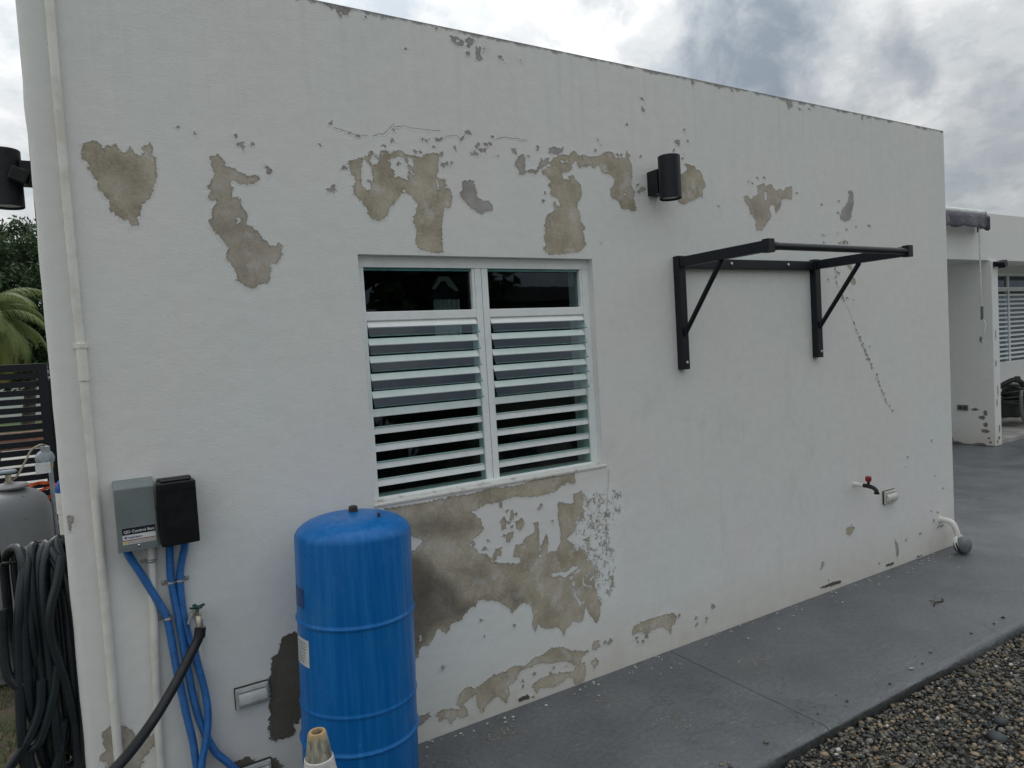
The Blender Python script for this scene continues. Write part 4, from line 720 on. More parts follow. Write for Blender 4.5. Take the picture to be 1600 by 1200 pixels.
# drain pipe with grey cap at the far foot of the wall
dp = empty('drain_pipe', (4.97, -.06, 0), 'cream bent pipe ending in a grey fitting by the far wall corner', 'drain pipe')
MB().tube(spline([(4.985,.0,.215),(4.985,-.05,.217),(4.984,-.085,.205),(4.985,-.105,.165),(4.988,-.12,.10)], 7), .019, 14).build('pipe', PVC, dp, smooth=True)
MB().lathe([(.026, 0), (.026, .008), (.021, .012)], (4.985, 0, .215), 14, Matrix.Rotation(R(90), 3, 'X')).build('flange', PVC, dp, smooth=True)
GCAP = pmat('grey_fitting', (.16, .175, .195), .5, c2=(.12, .13, .145), scale=18)
ax = Matrix.Rotation(R(38), 3, 'X') @ Matrix.Rotation(R(-16), 3, 'Y')
MB().lathe([(.030, -.03), (.048, -.022), (.058, 0), (.058, .03), (.050, .05), (.03, .062), (.001, .066)], (4.995, -.125, .062), 24, Matrix.Rotation(R(90), 3, 'X'), capt=False).build('ball_fitting', GCAP, dp, smooth=True)
MB().lathe([(.062, 0), (.064, .008), (.064, .018), (.060, .022)], (4.997, -.118, .066), 24, Matrix.Rotation(R(70), 3, 'X')).build('collar', PVC, dp, smooth=True)
MB().lathe([(.0635, .0), (.0655, .004), (.0655, .009), (.0635, .012)], (4.997, -.128, .064), 24, Matrix.Rotation(R(70), 3, 'X')).build('rubber_band', PLASTIC_BLACK, dp, smooth=True)

# ------------------------------------------------------------------ pressure tank, cone
def tank_mat():
    m = bpy.data.materials.new('blue_tank_enamel'); m.use_nodes = True; t = m.node_tree; b = t.nodes['Principled BSDF']
    g = N(t, 'ShaderNodeTexCoord'); v = g.outputs['Object']
    mp_ = N(t, 'ShaderNodeMapping'); mp_.inputs['Scale'].default_value = (16, 16, .7); wire(t, v, mp_.inputs[0])
    c = mixc(t, ramp(t, noise_n(t, mp_.outputs[0], 3, 6, .65), [(.45, (0, 0, 0)), (.65, (.9, .9, .9))]), (.0, .122, .40), (.012, .17, .48))
    c = mixc(t, math_n(t, 'MULTIPLY', ramp(t, noise_n(t, v, 9, 7, .7), [(.55, (0, 0, 0)), (.72, (1, 1, 1))]), .4), c, (.06, .19, .40))
    c = mixc(t, ramp(t, noise_n(t, v, 130, 3, .6), [(.73, (0, 0, 0)), (.77, (1, 1, 1))]), c, (.5, .55, .6))
    b.inputs['Specular IOR Level'].default_value = .3
    wire(t, c, b.inputs['Base Color']); wire(t, ramp(t, noise_n(t, v, 7, 5), [(.3, (.26, .26, .26)), (.7, (.42, .42, .42))]), b.inputs['Roughness'])
    return m
TB = Vector((.694, -.265, 0)); tl = Matrix.Rotation(R(2.0), 3, 'Y')
tk = empty('pressure_tank', TB, 'tall blue steel pressure tank standing in front of the window', 'tank')
TR = .197
prof = [(.15, 0), (.165, .01), (.165, .05), (TR-.02, .075), (TR, .11)]
for zb, hb in ((.300, .007), (.425, .0035), (.712, .0055)):
    prof += [(TR, zb-.012), (TR, zb-.008), (TR+hb*.8, zb-.003), (TR+hb, zb), (TR+hb*.8, zb+.003), (TR, zb+.008), (TR, zb+.012)]
for q in np.linspace(0, 1, 22)**.8: 
    r_e = TR*math.cos(q*math.pi/2); prof.append((max(r_e, .0005), .982+.064*(1-(r_e/TR)**3.0)**(1/1.8)))
ztop = prof[-1][1]
MB().lathe(prof, TB, 64, tl, capt=False).build('tank_shell', tank_mat(), tk, smooth=True, angle=50)
CAPM = pmat('cap_rubber', (.03, .028, .025), .6, c2=(.06, .045, .03), scale=40)
tp_c = TB+tl @ Vector((.012, .03, ztop-.004)); MB().lathe([(.016, 0), (.0165, .004), (.0150, .022), (.012, .024)], tp_c, 16).build('plug', CAPM, tk, smooth=True)
tp_c = TB+tl @ Vector((.064, -.085, ztop-.018)); MB().lathe([(.010, 0), (.010, .008), (.0055, .010), (.0055, .024), (.004, .026)], tp_c, 12).build('air_valve', CAPM, tk, smooth=True)
def curved_label(name, a0, a1, z0, z1, mat, off=.0012):
    v = []; n = 10
    for i in range(n+1):
        a = a0+(a1-a0)*i/n
        for z in (z0, z1): v.append(TB+tl @ Vector(((TR+off)*math.cos(a), (TR+off)*math.sin(a), z)))
    return MB().add(v, [(2*i, 2*i+2, 2*i+3, 2*i+1) for i in range(n)]).build(name, mat, tk, smooth=True)
curved_label('data_label', R(174), R(201), .575, .665, pmat('sticker_paper', (.62, .63, .62), .5, c2=(.48, .49, .48), scale=60), .0012)
for k in range(7):
    z = .650-k*.0105; curved_label('label_print', R(178), R(198-(k*37 % 9)), z, z+.003, pmat('sticker_ink', (.18, .19, .2), .5, scale=90), .0019)
curved_label('sticker_ghost', R(172), R(196), .765, .83, pmat('sticker_ghost', (.002, .05, .20), .4, scale=50), .0008)
cone = empty('traffic_cone', (.432, -.78, 0), 'weathered traffic cone with faded orange tip in front of the blue tank', 'cone')
def cone_mat():
    m = bpy.data.materials.new('weathered_cone'); m.use_nodes = True; t = m.node_tree; b = t.nodes['Principled BSDF']
    g = N(t, 'ShaderNodeTexCoord'); v = g.outputs['Object']; s = N(t, 'ShaderNodeSeparateXYZ'); wire(t, v, s.inputs[0])
    n = noise_n(t, v, 38, 7, .7); mp_ = N(t, 'ShaderNodeMapping'); mp_.inputs['Scale'].default_value = (5, 5, .7); wire(t, v, mp_.inputs[0]); n2 = noise_n(t, mp_.outputs[0], 12, 6, .7)
    z = math_n(t, 'ADD', s.outputs[2], math_n(t, 'MULTIPLY', math_n(t, 'SUBTRACT', n, .5), .03))
    grey = ramp(t, n2, [(.36, (.09, .085, .06)), (.5, (.24, .23, .18)), (.64, (.42, .40, .33))])
    f = N(t, 'ShaderNodeMapRange', clamp=True); f.inputs[1].default_value = .586; f.inputs[2].default_value = .606; wire(t, z, f.inputs[0])
    c = mixc(t, math_n(t, 'MULTIPLY', f.outputs[0], .85), grey, (.50, .33, .15))
    c = mixc(t, ramp(t, n, [(.30, (.8, .8, .8)), (.40, (0, 0, 0))]), c, (.05, .045, .03))
    wire(t, c, b.inputs['Base Color']); b.inputs['Roughness'].default_value = .75
    bn = N(t, 'ShaderNodeBump'); bn.inputs['Distance'].default_value = .0015; wire(t, n, bn.inputs['Height']); wire(t, bn.outputs[0], b.inputs['Normal']); return m
CONEM = cone_mat(); zt = .605; cr_ = lambda z: .112+(.0235-.112)*(z-.035)/(zt-.035)
MB().lathe([(.14, .025), (.125, .035)]+[(cr_(z), z) for z in np.linspace(.05, zt-.006, 12)]+[(.0215, zt), (.0155, zt), (.0145, zt-.004), (.018, zt-.09), (.024, zt-.14)], (.432, -.78, 0), 36, capt=True).build('cone_body', CONEM, cone, smooth=True)
MB().lathe([(cr_(.36)+.003, .36), (cr_(.535)+.003, .535), (cr_(.535)+.0005, .537)], (.432, -.78, 0), 36, capb=False, capt=False).build('reflective_band', pmat('band_white', (.66, .65, .64), .5, c2=(.5, .48, .45), scale=30), cone, smooth=True)
MB().bounds((.252, -.96, .001), (.612, -.60, .028)).build('base', pmat('cone_rubber', (.05, .045, .04), .8, c2=(.09, .08, .06), scale=20), cone, bevel=.008)
# ------------------------------------------------------------------ left side: hose coil, gas cylinder, gate
hc = empty('hose_coil', (-.2, .16, .25), 'dark garden hose coil hanging in long loops on the house corner', 'hose')
hk = MB(); hk.tube([(-.117, .16, .985), (-.30, .16, .985), (-.305, .16, 1.045)], .006, 8); hk.tube([(-.30, .06, .985), (-.30, .26, .985)], .005, 8); hk.build('hanger', PLASTIC_BLACK, hc, smooth=True)
rg = random.Random(11)
def loop(x, zt, zb, dy, tw, sag, y0=.16):
    pts = []; n = 26
    for i in range(n+1):
        a = 2*math.pi*i/n; s, c = math.sin(a), math.cos(a)
        yy_ = dy*s*(1+.25*(c < 0)); z = (zt+zb)/2+(zt-zb)/2*(abs(c)**.55*(1 if c > 0 else -1))
        xx_ = x+tw*1.5*s*(.8+.2*(1-(z-zb)/(zt-zb)))+sag*math.sin(a*.5)*.6*(1-(z-zb)/(zt-zb))+.006*math.sin(3*a+x*40)
        pts.append((xx_, y0+yy_, z))
    return spline(pts, 3)
specs = [(-.135,.31,.06,.018),(-.152,.36,.075,-.02),(-.168,.27,.07,.025),(-.186,.33,.08,-.03),(-.204,.25,.07,.02),(-.222,.40,.085,.012),(-.243,.30,.075,-.018),(-.262,.58,.07,-.022),(-.146,.20,.09,.03),(-.176,.17,.10,-.035),(-.212,.19,.095,.03)]
for x, zb, dy, tw in specs:
    MB().tube(loop(x, 1.025+rg.uniform(-.008, .012), zb, dy, tw*1.3, rg.uniform(-.02, .02)), .0145, 12, caps=False).build('hose_loop', HOSEB, hc, smooth=True)
for P in ([(-.132,.07,1.0),(-.150,.055,.92),(-.175,.045,.83),(-.178,.045,.75),(-.163,.045,.66),(-.145,.05,.55),(-.135,.05,.42),(-.14,.05,.25),(-.15,.05,.0)],
          [(-.165,.05,.66),(-.195,.045,.53),(-.232,.045,.43),(-.262,.05,.40),(-.262,.06,.34),(-.23,.06,.29),(-.195,.055,.33),(-.165,.055,.47)],
          [(-.215,.05,.62),(-.225,.045,.53),(-.26,.04,.45),(-.31,.04,.38),(-.37,.04,.30)],
          [(-.30,.08,.86),(-.305,.07,.75),(-.30,.06,.66),(-.275,.055,.615),(-.25,.06,.625)]):
    MB().tube(spline(P, 8), .0145, 12).build('hose_strand', HOSEB, hc, smooth=True)
def rusty(name, c, rust, lo=.60, scale=9, rough=.4):
    m = bpy.data.materials.new(name); m.use_nodes = True; t = m.node_tree; b = t.nodes['Principled BSDF']
    g = N(t, 'ShaderNodeTexCoord'); v = g.outputs['Object']
    f = ramp(t, noise_n(t, v, scale, 9, .72), [(lo, (0, 0, 0)), (lo+.03, (1, 1, 1))])
    f2 = ramp(t, noise_n(t, v, 3, 4, .6), [(.3, tuple(x*.85 for x in c)), (.7, c)])
    wire(t, mixc(t, f, f2, rust), b.inputs['Base Color']); wire(t, ramp(t, f, [(0, (rough,)*3), (1, (.9,)*3)]), b.inputs['Roughness']); return m
gc = empty('gas_cylinder', (-.54, 2.33, -.12), 'large grey gas cylinder with rust spots behind the hose', 'gas cylinder')
GR = .272
MB().lathe([(.22, 0), (.22, .05), (.25, .06), (GR-.01, .10), (GR, .16), (GR, .90), (GR-.008, .945), (GR-.03, .99), (GR-.07, 1.025), (GR-.13, 1.05), (.06, 1.065), (.0005, 1.07)], (-.54, 2.33, -.10), 48, capt=False).build('cylinder_shell', rusty('grey_rusty_paint', (.20, .21, .225), (.06, .03, .02), .61, 10), gc, smooth=True, angle=50)
MB().lathe([(.085, 0), (.095, .012), (.085, .025), (.05, .03)], (-.46, 2.28, .955), 20).build('neck_ring', pmat('grey_steel', (.3, .3, .31), .5, .3, scale=20), gc, smooth=True)
MB().lathe([(.022, 0), (.022, .03), (.015, .032), (.015, .07)], (-.46, 2.28, .965), 12).build('valve', BRASS, gc, smooth=True)
MB().lathe([(.04, 0), (.045, .008), (.04, .016)], (-.46, 2.28, 1.045), 16).build('valve_wheel', pmat('blue_grey_wheel', (.25, .30, .36), .5, scale=30), gc, smooth=True)
rgl = empty('gas_regulator', (-.28, 2.4, 1.05), 'grey gas regulator with hanging tag and curved pigtail above the cylinder', 'regulator')
GREYM = pmat('cast_grey', (.34, .38, .42), .45, .2, scale=30)
MB().lathe([(.02, -.04), (.045, -.03), (.05, -.005), (.05, .012), (.034, .03), (.03, .05), (.001, .055)], (-.285, 2.4, 1.095), 20, Matrix.Rotation(R(75), 3, 'X'), capt=False).build('diaphragm_body', GREYM, rgl, smooth=True)
MB().lathe([(.024, 0), (.024, .05), (.012, .055)], (-.28, 2.4, 1.115), 14).build('inlet', GREYM, rgl, smooth=True)
MB().tube([(-.32, 2.39, 1.085), (-.285, 2.4, 1.085)], .02, 12).build('vent', GREYM, rgl, smooth=True)
MB().tube(spline([(-.275,2.4,1.17),(-.30,2.38,1.178),(-.345,2.36,1.155),(-.38,2.33,1.09),(-.42,2.30,1.02),(-.455,2.285,.995)], 6), .006, 8).build('pigtail', pmat('copper_tube', (.33, .29, .22), .45, .3, scale=30), rgl, smooth=True)
MB().box((-.295, 2.33, 1.045), (.075, .002, .065), rz(.1)).build('tag', TAGM, rgl)
MB().tube([(-.262, 2.4, 1.06), (-.262, 2.4, -.1)], .012, 10).build('outlet_pipe', GREYM, rgl, smooth=True)
MB().lathe([(.016, 0), (.016, .03)], (-.262, 2.40, 1.04), 8).build('brass_nut', pmat('brass_nut', (.5, .36, .12), .35, .8, scale=40), rgl)
wp = empty('water_pipe', (-.17, 1.2, -.1), 'white riser pipe with blue elbow on the side of the house', 'pipe')
MB().tube([(-.166, 1.2, -.12), (-.168, 1.2, 1.05)], .019, 14).build('pipe', PVC, wp, smooth=True)
MB().tube([(-.168, 1.2, .95), (-.168, 1.2, 1.045)], .023, 14).build('socket', PVC, wp, smooth=True)
MB().tube(spline([(-.168,1.2,1.04),(-.168,1.2,1.065),(-.160,1.2,1.085),(-.14,1.2,1.093),(-.117,1.2,1.093)], 5), .021, 14).build('elbow', pmat('blue_fitting', (.02, .13, .42), .4, scale=30), wp, smooth=True)
MB().bounds((-.19, 1.195, .90), (-.118, 1.21, .915)).build('clip', STEEL, wp)
ORG = pmat('orange_mesh', (.62, .09, .02), .6, c2=(.45, .06, .015), scale=30)
om = empty('orange_tarp', (-.45, 3.4, .75), 'crumpled orange-red sheet bundled in front of the gate', 'sheet')
cr = random.Random(2); 
for k in range(5):
    z = .80-k*.05; pts = [(-.72+.075*i+cr.uniform(-.02, .02), 3.45+cr.uniform(-.05, .05), z+cr.uniform(-.02, .03)) for i in range(8)]
    v = []; sp = spline(pts, 4)
    for p in sp: v += [p+Vector((0, 0, cr.uniform(.006, .02))), p-Vector((0, cr.uniform(-.02, .02), cr.uniform(.004, .015)))]
    o_ = MB().add(v, [(2*i, 2*i+2, 2*i+3, 2*i+1) for i in range(len(sp)-1)]).build('sheet_fold', ORG, om); o_.modifiers.new('thick', 'SOLIDIFY').thickness = .003
mb = MB(); mb.bounds((-.80, 3.3, -.12), (-.24, 3.6, .60)); cart = mb.build('crate', pmat('dark_crate', (.03, .03, .03), .7, scale=12), bevel=.01); tag(cart, 'dark crate under the orange sheet behind the gas cylinder', 'crate')
gt = empty('slatted_gate', (-1.2, 4.5, -.1), 'black horizontal slat gate behind the gas cylinder', 'gate')
GX0, GX1 = -2.6, -.40
for z0, z1 in ((1.640, 1.70),): MB().bounds((GX0, 4.47, z0), (GX1+.06, 4.53, z1)).build('top_rail', BLACK, gt, bevel=.003)
MB().bounds((GX1-.0, 4.46, -.1), (GX1+.07, 4.54, 1.70)).build('post', BLACK, gt, bevel=.003)
MB().bounds((GX0-.07, 4.46, -.1), (GX0, 4.54, 1.70)).build('post', BLACK, gt, bevel=.003)
z = 1.575
sm_ = None
while z > -.05:
    MB().bounds((GX0, 4.485, z), (GX1, 4.51, z+.050)).build('slat', BLACK, gt, bevel=.002); z -= .0715
MB().bounds((-.33, 4.47, -.1), (-.117, 4.53, 1.55)).build('side_panel', BLACK, gt)
MB().bounds((GX1+.07, 4.47, -.1), (-.345, 4.50, .62)).build('latch_stile', BLACK, gt)
WF = pmat('white_vinyl', (.74, .76, .77), .45, c2=(.68, .70, .71), scale=3)
wf = empty('vinyl_fence', (-4, 31, -.12), 'white vinyl fence beyond the lawn behind the gate', 'fence')
x = -9.0
while x < 3:
    MB().bounds((x, 30.98, -.1), (x+.255, 31.02, 1.32)).build('board', WF, wf, bevel=.004); x += .26
MB().bounds((-9, 30.95, 1.32), (3, 31.05, 1.40)).build('rail', WF, wf, bevel=.01)
pl = MB().bounds((-4, 17.7, -.12), (2, 17.95, .30)).build('planter_wall', pmat('brick_red', (.24, .12, .09), .85, c2=(.16, .08, .06), scale=8)); tag(pl, 'low reddish planter wall at the edge of the lawn', 'wall')

# ------------------------------------------------------------------ trees
def leaf_mat(name, a, b_):
    m = bpy.data.materials.new(name); m.use_nodes = True; t = m.node_tree; b = t.nodes['Principled BSDF']
    g = N(t, 'ShaderNodeTexCoord'); n = ramp(t, noise_n(t, g.outputs['Object'], 1.5, 5, .7), [(.3, a), (.7, b_)]); wire(t, n, b.inputs['Base Color'])
    b.inputs['Roughness'].default_value = .55; b.inputs['Transmission Weight'].default_value = 0.
    tl_ = N(t, 'ShaderNodeBsdfTranslucent'); wire(t, n, tl_.inputs[0]); mx = N(t, 'ShaderNodeMixShader'); mx.inputs[0].default_value = .3
    o = t.nodes['Material Output']; wire(t, b.outputs[0], mx.inputs[1]); wire(t, tl_.outputs[0], mx.inputs[2]); wire(t, mx.outputs[0], o.inputs[0]); return m
LEAF = leaf_mat('broad_leaf', (.018, .045, .014), (.055, .10, .035)); BARK = pmat('bark', (.12, .095, .07), .9, c2=(.06, .05, .04), scale=12, bump=.01)
PALML = leaf_mat('palm_leaf', (.07, .115, .025), (.18, .22, .06)); PALMY = leaf_mat('palm_leaf_yellow', (.16, .15, .025), (.28, .24, .05))
def tree(loc, H, rad, nclump, nleaf, size, label, seed, group=None):
    rg = np.random.RandomState(seed); L = Vector(loc); o = empty('tree', loc, label, 'tree', group)
    tr = MB(); top = H*.5
    tr.tube(spline([L, L+Vector((rg.normal()*.1, rg.normal()*.1, top*.5)), L+Vector((rg.normal()*.2, rg.normal()*.2, top))], 5), .1, 8, rads=[H*.03*(1-.5*i/10) for i in range(11)])
    V = []; F = []; k = 0; tp_ = L+Vector((0, 0, top))
    for c in range(nclump):
        d = rg.normal(size=3); d /= np.linalg.norm(d); q = rg.uniform(.35, 1)**.6
        ce = np.array([L.x+d[0]*rad*q, L.y+d[1]*rad*q, L.z+H*.62+d[2]*H*.38*q]); cr_ = rad*rg.uniform(.16, .34)
        if c % 3 == 0: tr.tube(spline([tp_, (tp_+Vector(ce))/2+Vector((0, 0, -.2)), Vector(ce)], 3), .03, 5, rads=[H*.012*(1-.8*i/6) for i in range(7)])
        P = rg.normal(size=(nleaf, 3)); P /= np.linalg.norm(P, axis=1)[:, None]; P = ce+P*cr_*rg.uniform(.3, 1, (nleaf, 1))*[1, 1, .75]
        for p in P:
            a = rg.normal(size=3); a /= np.linalg.norm(a); b2 = np.cross(a, rg.normal(size=3)); b2 /= np.linalg.norm(b2); s = size*rg.uniform(.6, 1.3)
            V += [tuple(p-a*s), tuple(p+b2*s*.42), tuple(p+a*s), tuple(p-b2*s*.42)]; F.append((k, k+1, k+2, k+3)); k += 4
    tr.build('trunk', BARK, o, smooth=True); MB().add(V, F).build('crown', LEAF, o)
tree((-2.0, 25.5, -.12), 6.7, 2.3, 150, 220, .085, 'broad-leaved tree rising above the gate beyond the lawn', 3)
tree((-3.6, 24, -.12), 5.2, 2.2, 90, 160, .09, 'dark tree at the photo edge behind the palm', 8)
def palm(loc, H, label):
    rg = np.random.RandomState(4); L = Vector(loc); o = empty('palm_tree', loc, label, 'palm tree')
    MB().tube([L+Vector((.04*math.sin(i), 0, H*i/10)) for i in range(11)], .11, 10, rads=[.14-.005*i for i in range(11)]).build('trunk', BARK, o, smooth=True)
    T = L+Vector((0, 0, H))
    for f in range(46):
        az = f*2.399+rg.uniform(-.2, .2); up = 1.15-1.95*(f/46)+rg.uniform(-.1, .1); ln = rg.uniform(1.35, 1.75); pts = []; p = T.copy(); e = up
        for i in range(13):
            pts.append(p.copy()); p = p+Vector((math.cos(az)*math.cos(e), math.sin(az)*math.cos(e), math.sin(e)))*ln/12; e -= .13+.01*i
        V = []; F = []; k = 0; side = Vector((-math.sin(az), math.cos(az), 0))
        for i in range(1, 13):
            for j in range(8):
                q = pts[i-1].lerp(pts[i], j/8); t = (pts[i]-pts[i-1]).normalized(); ll = .32*math.sin(math.pi*min(1, (i+j/8)/13.5)**.7)+.08
                for s in (-1, 1):
                    d = (side*s*.8+t*.55+Vector((0, 0, -.35-.3*rg.uniform()))).normalized(); w = t*.007; tip = q+d*ll+Vector((0, 0, -.12*ll))
                    mid = q+d*ll*.5+Vector((0, 0, .03)); V += [tuple(q-w), tuple(q+w), tuple(mid+w), tuple(mid-w), tuple(tip)]; F += [(k, k+1, k+2, k+3), (k+3, k+2, k+4)]; k += 5
        fr = MB().add(V, F); fr.tube(pts, .012, 5, rads=[.018-.0012*i for i in range(13)]); fr.build('frond', PALMY if f > 33 else PALML, o)
palm((-1.85, 14.5, -.12), 2.9, 'small palm tree with drooping yellow-green fronds above the gate')

# ------------------------------------------------------------------ right: the rear wing across the patio
wing = empty('rear_wing', (10, 1.75, 0), 'white rear wing of the house across the grey patio', 'building')
YW = 1.75
MB().bounds((6.2, YW, 2.335), (18, YW+.30, 2.922)).build('fascia_beam', PLAINW, wing, bevel=.006)
MB().bounds((6.2, YW+.30, 2.42), (18, 6.0, 2.62)).build('roof', PLAINW, wing)
MB().bounds((9.64, YW-.03, .003), (9.80, 2.95, 2.337)).build('pier_wall', PLAINW, wing, bevel=.008)
MB().bounds((6.2, 4.2, 0), (9.63, 4.35, 2.42)).build('recess_wall', PLAINW, wing)
FX0, FX1, FZ0, FZ1, FY = 12.0, 14.4, .91, 2.325, 2.75
for a_, b2, c_, d2 in ((9.80, FX0, .06, 2.42), (FX1, 18, .06, 2.42), (FX0, FX1, .06, FZ0), (FX0, FX1, FZ1, 2.42)):
    MB().bounds((a_, FY, c_), (b2, FY+.15, d2)).build('wall', PLAINW, wing)
MB().bounds((9.802, YW, .0), (18, 2.75, .06)).build('porch_floor', DRIVE, wing, bevel=.006)
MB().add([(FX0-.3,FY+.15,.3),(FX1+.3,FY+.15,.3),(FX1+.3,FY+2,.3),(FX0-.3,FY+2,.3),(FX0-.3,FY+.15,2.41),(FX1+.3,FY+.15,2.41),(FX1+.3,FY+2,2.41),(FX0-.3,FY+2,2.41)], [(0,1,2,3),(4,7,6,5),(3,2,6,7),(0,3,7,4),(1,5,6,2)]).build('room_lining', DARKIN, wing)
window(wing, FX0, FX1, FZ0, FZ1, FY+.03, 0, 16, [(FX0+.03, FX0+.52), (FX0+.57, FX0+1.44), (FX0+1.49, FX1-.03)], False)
CHIP = pmat('bare_render_chip', (.27, .25, .22), .9, c2=(.16, .14, .11), scale=25)
def chip(parent, fix, pts, name='paint_chip'):
    MB().add([fix(u, v) for u, v in pts], [tuple(range(len(pts)))]).build(name, CHIP, parent)
rc = random.Random(9)
def blob(u, v, a, b_):
    return [(u+a*rc.uniform(.6, 1.1)*math.cos(t), v+b_*rc.uniform(.6, 1.1)*math.sin(t)) for t in np.linspace(0, 6.28, 11)[:-1]]
sidef = lambda u, v: (9.638, u, v)
for u, v, a_, b2 in ((1.83,.42,.03,.05),(1.87,.36,.05,.03),(1.83,.27,.04,.035),(1.84,.19,.05,.03),(1.95,.46,.05,.02),(1.80,.10,.02,.02),(1.78,.05,.02,.02),(1.86,1.35,.02,.05),(2.5,.02,.12,.018),(2.2,.02,.1,.015),(1.9,.02,.1,.015)):
    chip(wing, sidef, blob(u, v, a_, b2)[::-1])
frontf = lambda u, v: (u, YW-.032, v)
for u, v, a_, b2 in ((9.70,1.40,.012,.07),(9.69,1.05,.015,.05),(9.72,.70,.012,.09),(9.69,.55,.015,.06),(9.74,.22,.018,.07),(9.72,.10,.03,.03),(9.68,.06,.025,.025)):
    chip(wing, frontf, blob(u, v, a_, b2))
pk = empty('wall_socket', (9.64, 2.1, .44), 'grey double socket low on the pier of the rear wing', 'socket')
GREYP = pmat('socket_grey', (.16, .17, .17), .5, scale=30)
MB().bounds((9.622, 2.03, .445), (9.639, 2.16, .515)).build('plate', GREYP, pk, bevel=.003)
for y_ in (2.06, 2.115): MB().bounds((9.619, y_-.018, .462), (9.6225, y_+.018, .498)).build('outlet', pmat('socket_dark', (.05, .05, .05), .5, scale=30), pk)
sp_ = empty('security_light', (9.72, 1.70, 2.27), 'small black spotlight at the top of the pier', 'light')
MB().bounds((9.675, 1.69, 2.25), (9.735, 1.719, 2.315)).build('mount', BLACK, sp_, bevel=.004)
MB().box((9.755, 1.645, 2.28), (.09, .08, .075), Matrix.Rotation(R(-25), 3, 'Y')).build('head', BLACK, sp_, bevel=.008)
aw = empty('awning', (8.5, 1.6, 2.7), 'rolled white awning cassette with dark scalloped valance on the rear wing', 'awning')
MB().tube([(6.6, 1.655, 2.88), (9.32, 1.655, 2.88)], .038, 16).build('cassette', pmat('cassette_white', (.74, .76, .76), .4, scale=10), aw, smooth=True)
MB().lathe([(.042, 0), (.044, .006), (.042, .03)], (9.30, 1.655, 2.88), 16, Matrix.Rotation(R(90), 3, 'Y')).build('end_cap', pmat('cassette_cap', (.6, .61, .6), .5, scale=10), aw, smooth=True)
v = []; n = 150
for i in range(n+1):
    x = 6.7+(9.33-6.7)*i/n; w = .03*math.sin(x*9)+.018*math.sin(x*23+1); dr = .145+.028*abs(math.sin((x-9.33)*math.pi/.30))
    for j in range(5): v.append((x, 1.615-.012+w*j/4-.03*j/4, 2.85-dr*j/4))
f = [(i*5+j, (i+1)*5+j, (i+1)*5+j+1, i*5+j+1) for i in range(n) for j in range(4)]
vl = MB().add(v, f).build('valance', pmat('valance_fabric', (.14, .133, .16), .85, c2=(.09, .086, .11), scale=14), aw, smooth=True); vl.modifiers.new('thick', 'SOLIDIFY').thickness = .003
v2 = []; 
for i in range(8):
    t = i/7; 
    for j in range(5): v2.append((9.33+.012*math.sin(t*9), 1.585+.15*t, 2.835-(.15+.02*math.sin(t*8))*j/4))
vl2 = MB().add(v2, [(i*5+j, (i+1)*5+j, (i+1)*5+j+1, i*5+j+1) for i in range(7) for j in range(4)]).build('valance', MATS['valance_fabric'], aw, smooth=True); vl2.modifiers.new('thick', 'SOLIDIFY').thickness = .003
ck = empty('awning_crank', (9.11, 1.6, 1.3), 'thin white crank rod hanging below the awning', 'crank')
MB().tube([(9.16,1.6,2.80),(9.105,1.6,2.66),(9.10,1.6,1.83),(9.12,1.6,1.75)], .010, 8).build('rod', pmat('crank_white', (.66, .68, .68), .4, scale=20), ck, smooth=True)
MB().tube([(9.12,1.6,1.76),(9.115,1.6,1.60)], .016, 8).build('grip', pmat('grip_grey', (.12, .13, .14), .5, scale=20), ck, smooth=True)
MB().tube(spline([(9.115,1.6,1.62),(9.12,1.57,1.55),(9.10,1.57,1.48),(9.10,1.6,1.31)], 4), .010, 8).build('handle', MATS['crank_white'], ck, smooth=True)
bk = MB(); bk.lathe([(.07, 0), (.085, .10), (.088, .105), (.08, .105), (.07, .02)], (9.40, 2.2, .001), 20, capt=True)
tag(bk.build('bucket', pmat('blue_bucket', (.02, .16, .42), .4, scale=12), smooth=True), 'small blue bucket at the foot of the rear pier, mostly hidden by the wall corner', 'bucket')
# machine on the porch
mc = empty('pressure_washer', (11.3, 2.2, .06), 'black machine with grey tube frame and coiled hose on the porch', 'machine')
FRM = pmat('grey_tube', (.22, .22, .21), .4, .5, scale=20); MBLK = pmat('machine_black', (.018, .018, .019), .45, c2=(.03, .03, .03), scale=15)
for y_ in (1.98, 2.46):
    MB().tube(spline([(10.98,y_,.60),(10.95,y_,.5),(10.98,y_,.25),(11.08,y_,.16),(11.5,y_,.14),(11.9,y_,.16)], 5), .020, 10).build('frame_tube', FRM, mc, smooth=True)
MB().tube(spline([(10.97,2.46,.58),(11.0,2.4,.66),(11.15,2.2,.665),(11.28,2.0,.62),(11.32,1.96,.5),(11.40,1.96,.22),(11.5,1.96,.14)], 5), .021, 10).build('handle_tube', FRM, mc, smooth=True)
MB().bounds((11.05, 2.06, .2), (11.95, 2.4, .42)).build('engine_block', MBLK, mc, bevel=.03, seg=3)
MB().lathe([(.13, 0), (.14, .02), (.14, .2), (.10, .24)], (11.30, 2.22, .40), 20).build('engine_cover', MBLK, mc, smooth=True)
for k in range(4):
    MB().tube([(11.20+.22*math.cos(a), 2.2+.2*math.sin(a), .42+.045*k+.03*math.sin(a+k)) for a in np.linspace(0, 6.2, 24)], .017, 8).build('coiled_hose', MBLK, mc, smooth=True)
MB().tube(spline([(10.92,2.3,.60),(10.98,2.2,.68),(11.05,2.1,.74),(11.13,2.05,.70),(11.17,2.03,.64)], 5), .035, 10).build('spray_gun', MBLK, mc, smooth=True)
MB().box((11.09, 2.08, .74), (.12, .08, .09), rz(.4)).build('gun_grip', MBLK, mc, bevel=.02)
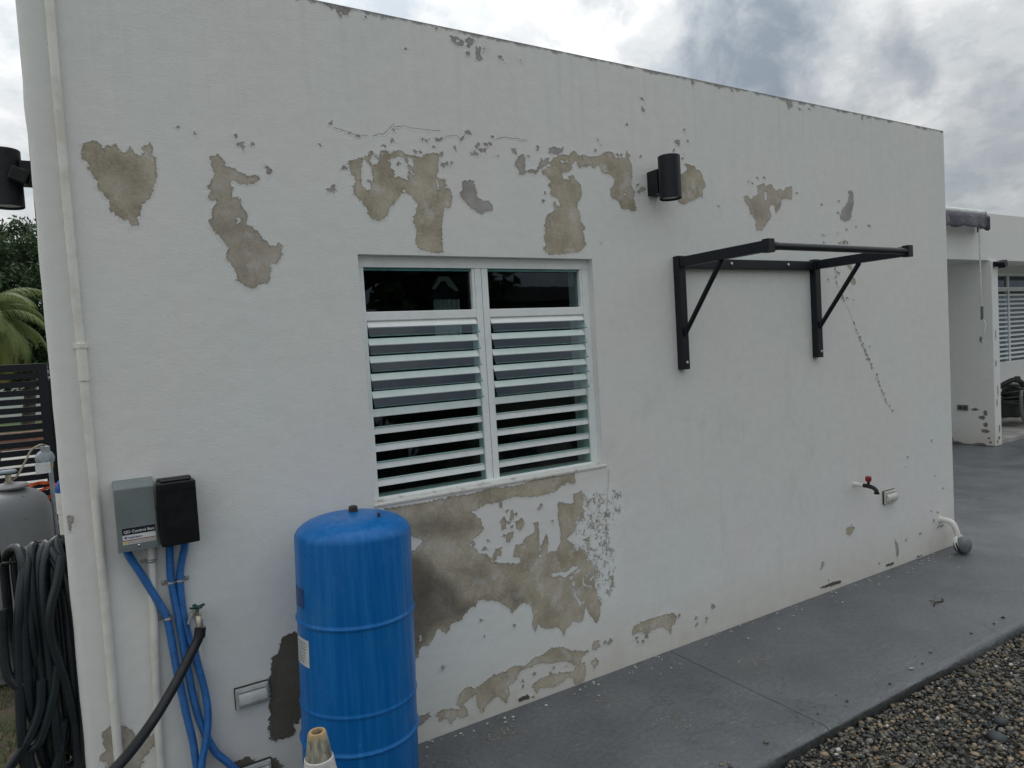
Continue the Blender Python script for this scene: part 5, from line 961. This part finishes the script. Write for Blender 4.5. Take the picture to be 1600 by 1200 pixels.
for y_ in (1.93, 2.47): MB().lathe([(.10, -.03), (.12, -.02), (.12, .02), (.10, .03)], (11.25, y_, .18), 20, Matrix.Rotation(R(90), 3, 'X')).build('wheel', MBLK, mc, smooth=True)
MB().bounds((11.70, 2.05, .42), (12.0, 2.35, .62)).build('fuel_tank', MBLK, mc, bevel=.05, seg=3)

# ------------------------------------------------------------------ garment inside the window
gm = empty('hanging_garment', (1.45, .42, 1.6), 'white and navy garment hanging in the dark behind the upper left pane', 'garment')
CW = pmat('white_cloth', (.75, .78, .76), .9, c2=(.6, .62, .6), scale=30, stretch=(6, 1, 1)); CN = pmat('navy_cloth', (.02, .025, .05), .9, scale=30)
def cloth(name, outline, mat, y):
    return_ = MB(); n = len(outline); return_.add([(a, y, b_) for a, b_ in outline]+[(a, y+.02, b_) for a, b_ in outline], [tuple(range(n))[::-1], tuple(range(n, 2*n))]+[(i, (i+1) % n, n+(i+1) % n, n+i) for i in range(n)])
    return return_.build(name, mat, gm)
cloth('shoulders', [(1.40,1.89),(1.435,1.945),(1.485,1.945),(1.535,1.88),(1.525,1.874),(1.485,1.90),(1.47,1.925),(1.445,1.922),(1.412,1.885)], CW, .40)
cloth('bodice', [(1.405,1.86),(1.42,1.89),(1.445,1.92),(1.47,1.922),(1.50,1.89),(1.53,1.87),(1.53,1.835),(1.405,1.835)], CN, .41)
v = []; n = 24
for i in range(n+1):
    x = 1.40+.14*i/n
    for z in (1.836, 1.66): v.append((x+(x-1.47)*.3*(z < 1.6), .405+.012*math.sin(i*1.6), z))
MB().add(v, [(2*i, 2*i+1, 2*i+3, 2*i+2) for i in range(n)]).build('skirt', CW, gm, smooth=True)

# ------------------------------------------------------------------ across the yard behind the camera: what the panes mirror
tree((6.4, -13.5, -.12), 7.5, 3.0, 90, 150, .17, 'dark leafy tree mirrored in the left upper window pane', 21)
bw = MB().bounds((-14, -17.3, -.12), (9.2, -17.1, 1.9)).build('reflection_blocker', pmat('blocker_dark', (.075, .08, .065), .9, c2=(.04, .045, .035), scale=3)); tag(bw, 'dark wall added out of view to block sky in the lower window reflections', 'wall')  # unseen wall, added to hide bright sky gaps in the mirrored lower panes
nb = empty('neighbour_house', (12, -16, -.12), 'low neighbouring house mirrored in the right upper window pane', 'house')
MB().bounds((9.6, -20, -.12), (17, -16, 3.05)).build('wall', pmat('neighbour_wall', (.30, .28, .25), .85, scale=4), nb)
MB().bounds((9.3, -20.4, 3.05), (17.4, -15.4, 3.5)).build('roof', pmat('neighbour_roof', (.09, .085, .08), .85, scale=4), nb, bevel=.02)
for x in (10.6, 13.2): MB().bounds((x, -16.02, 1.1), (x+1.3, -15.96, 2.2)).build('window', pmat('neighbour_pane', (.03, .035, .04), .2, scale=4), nb)
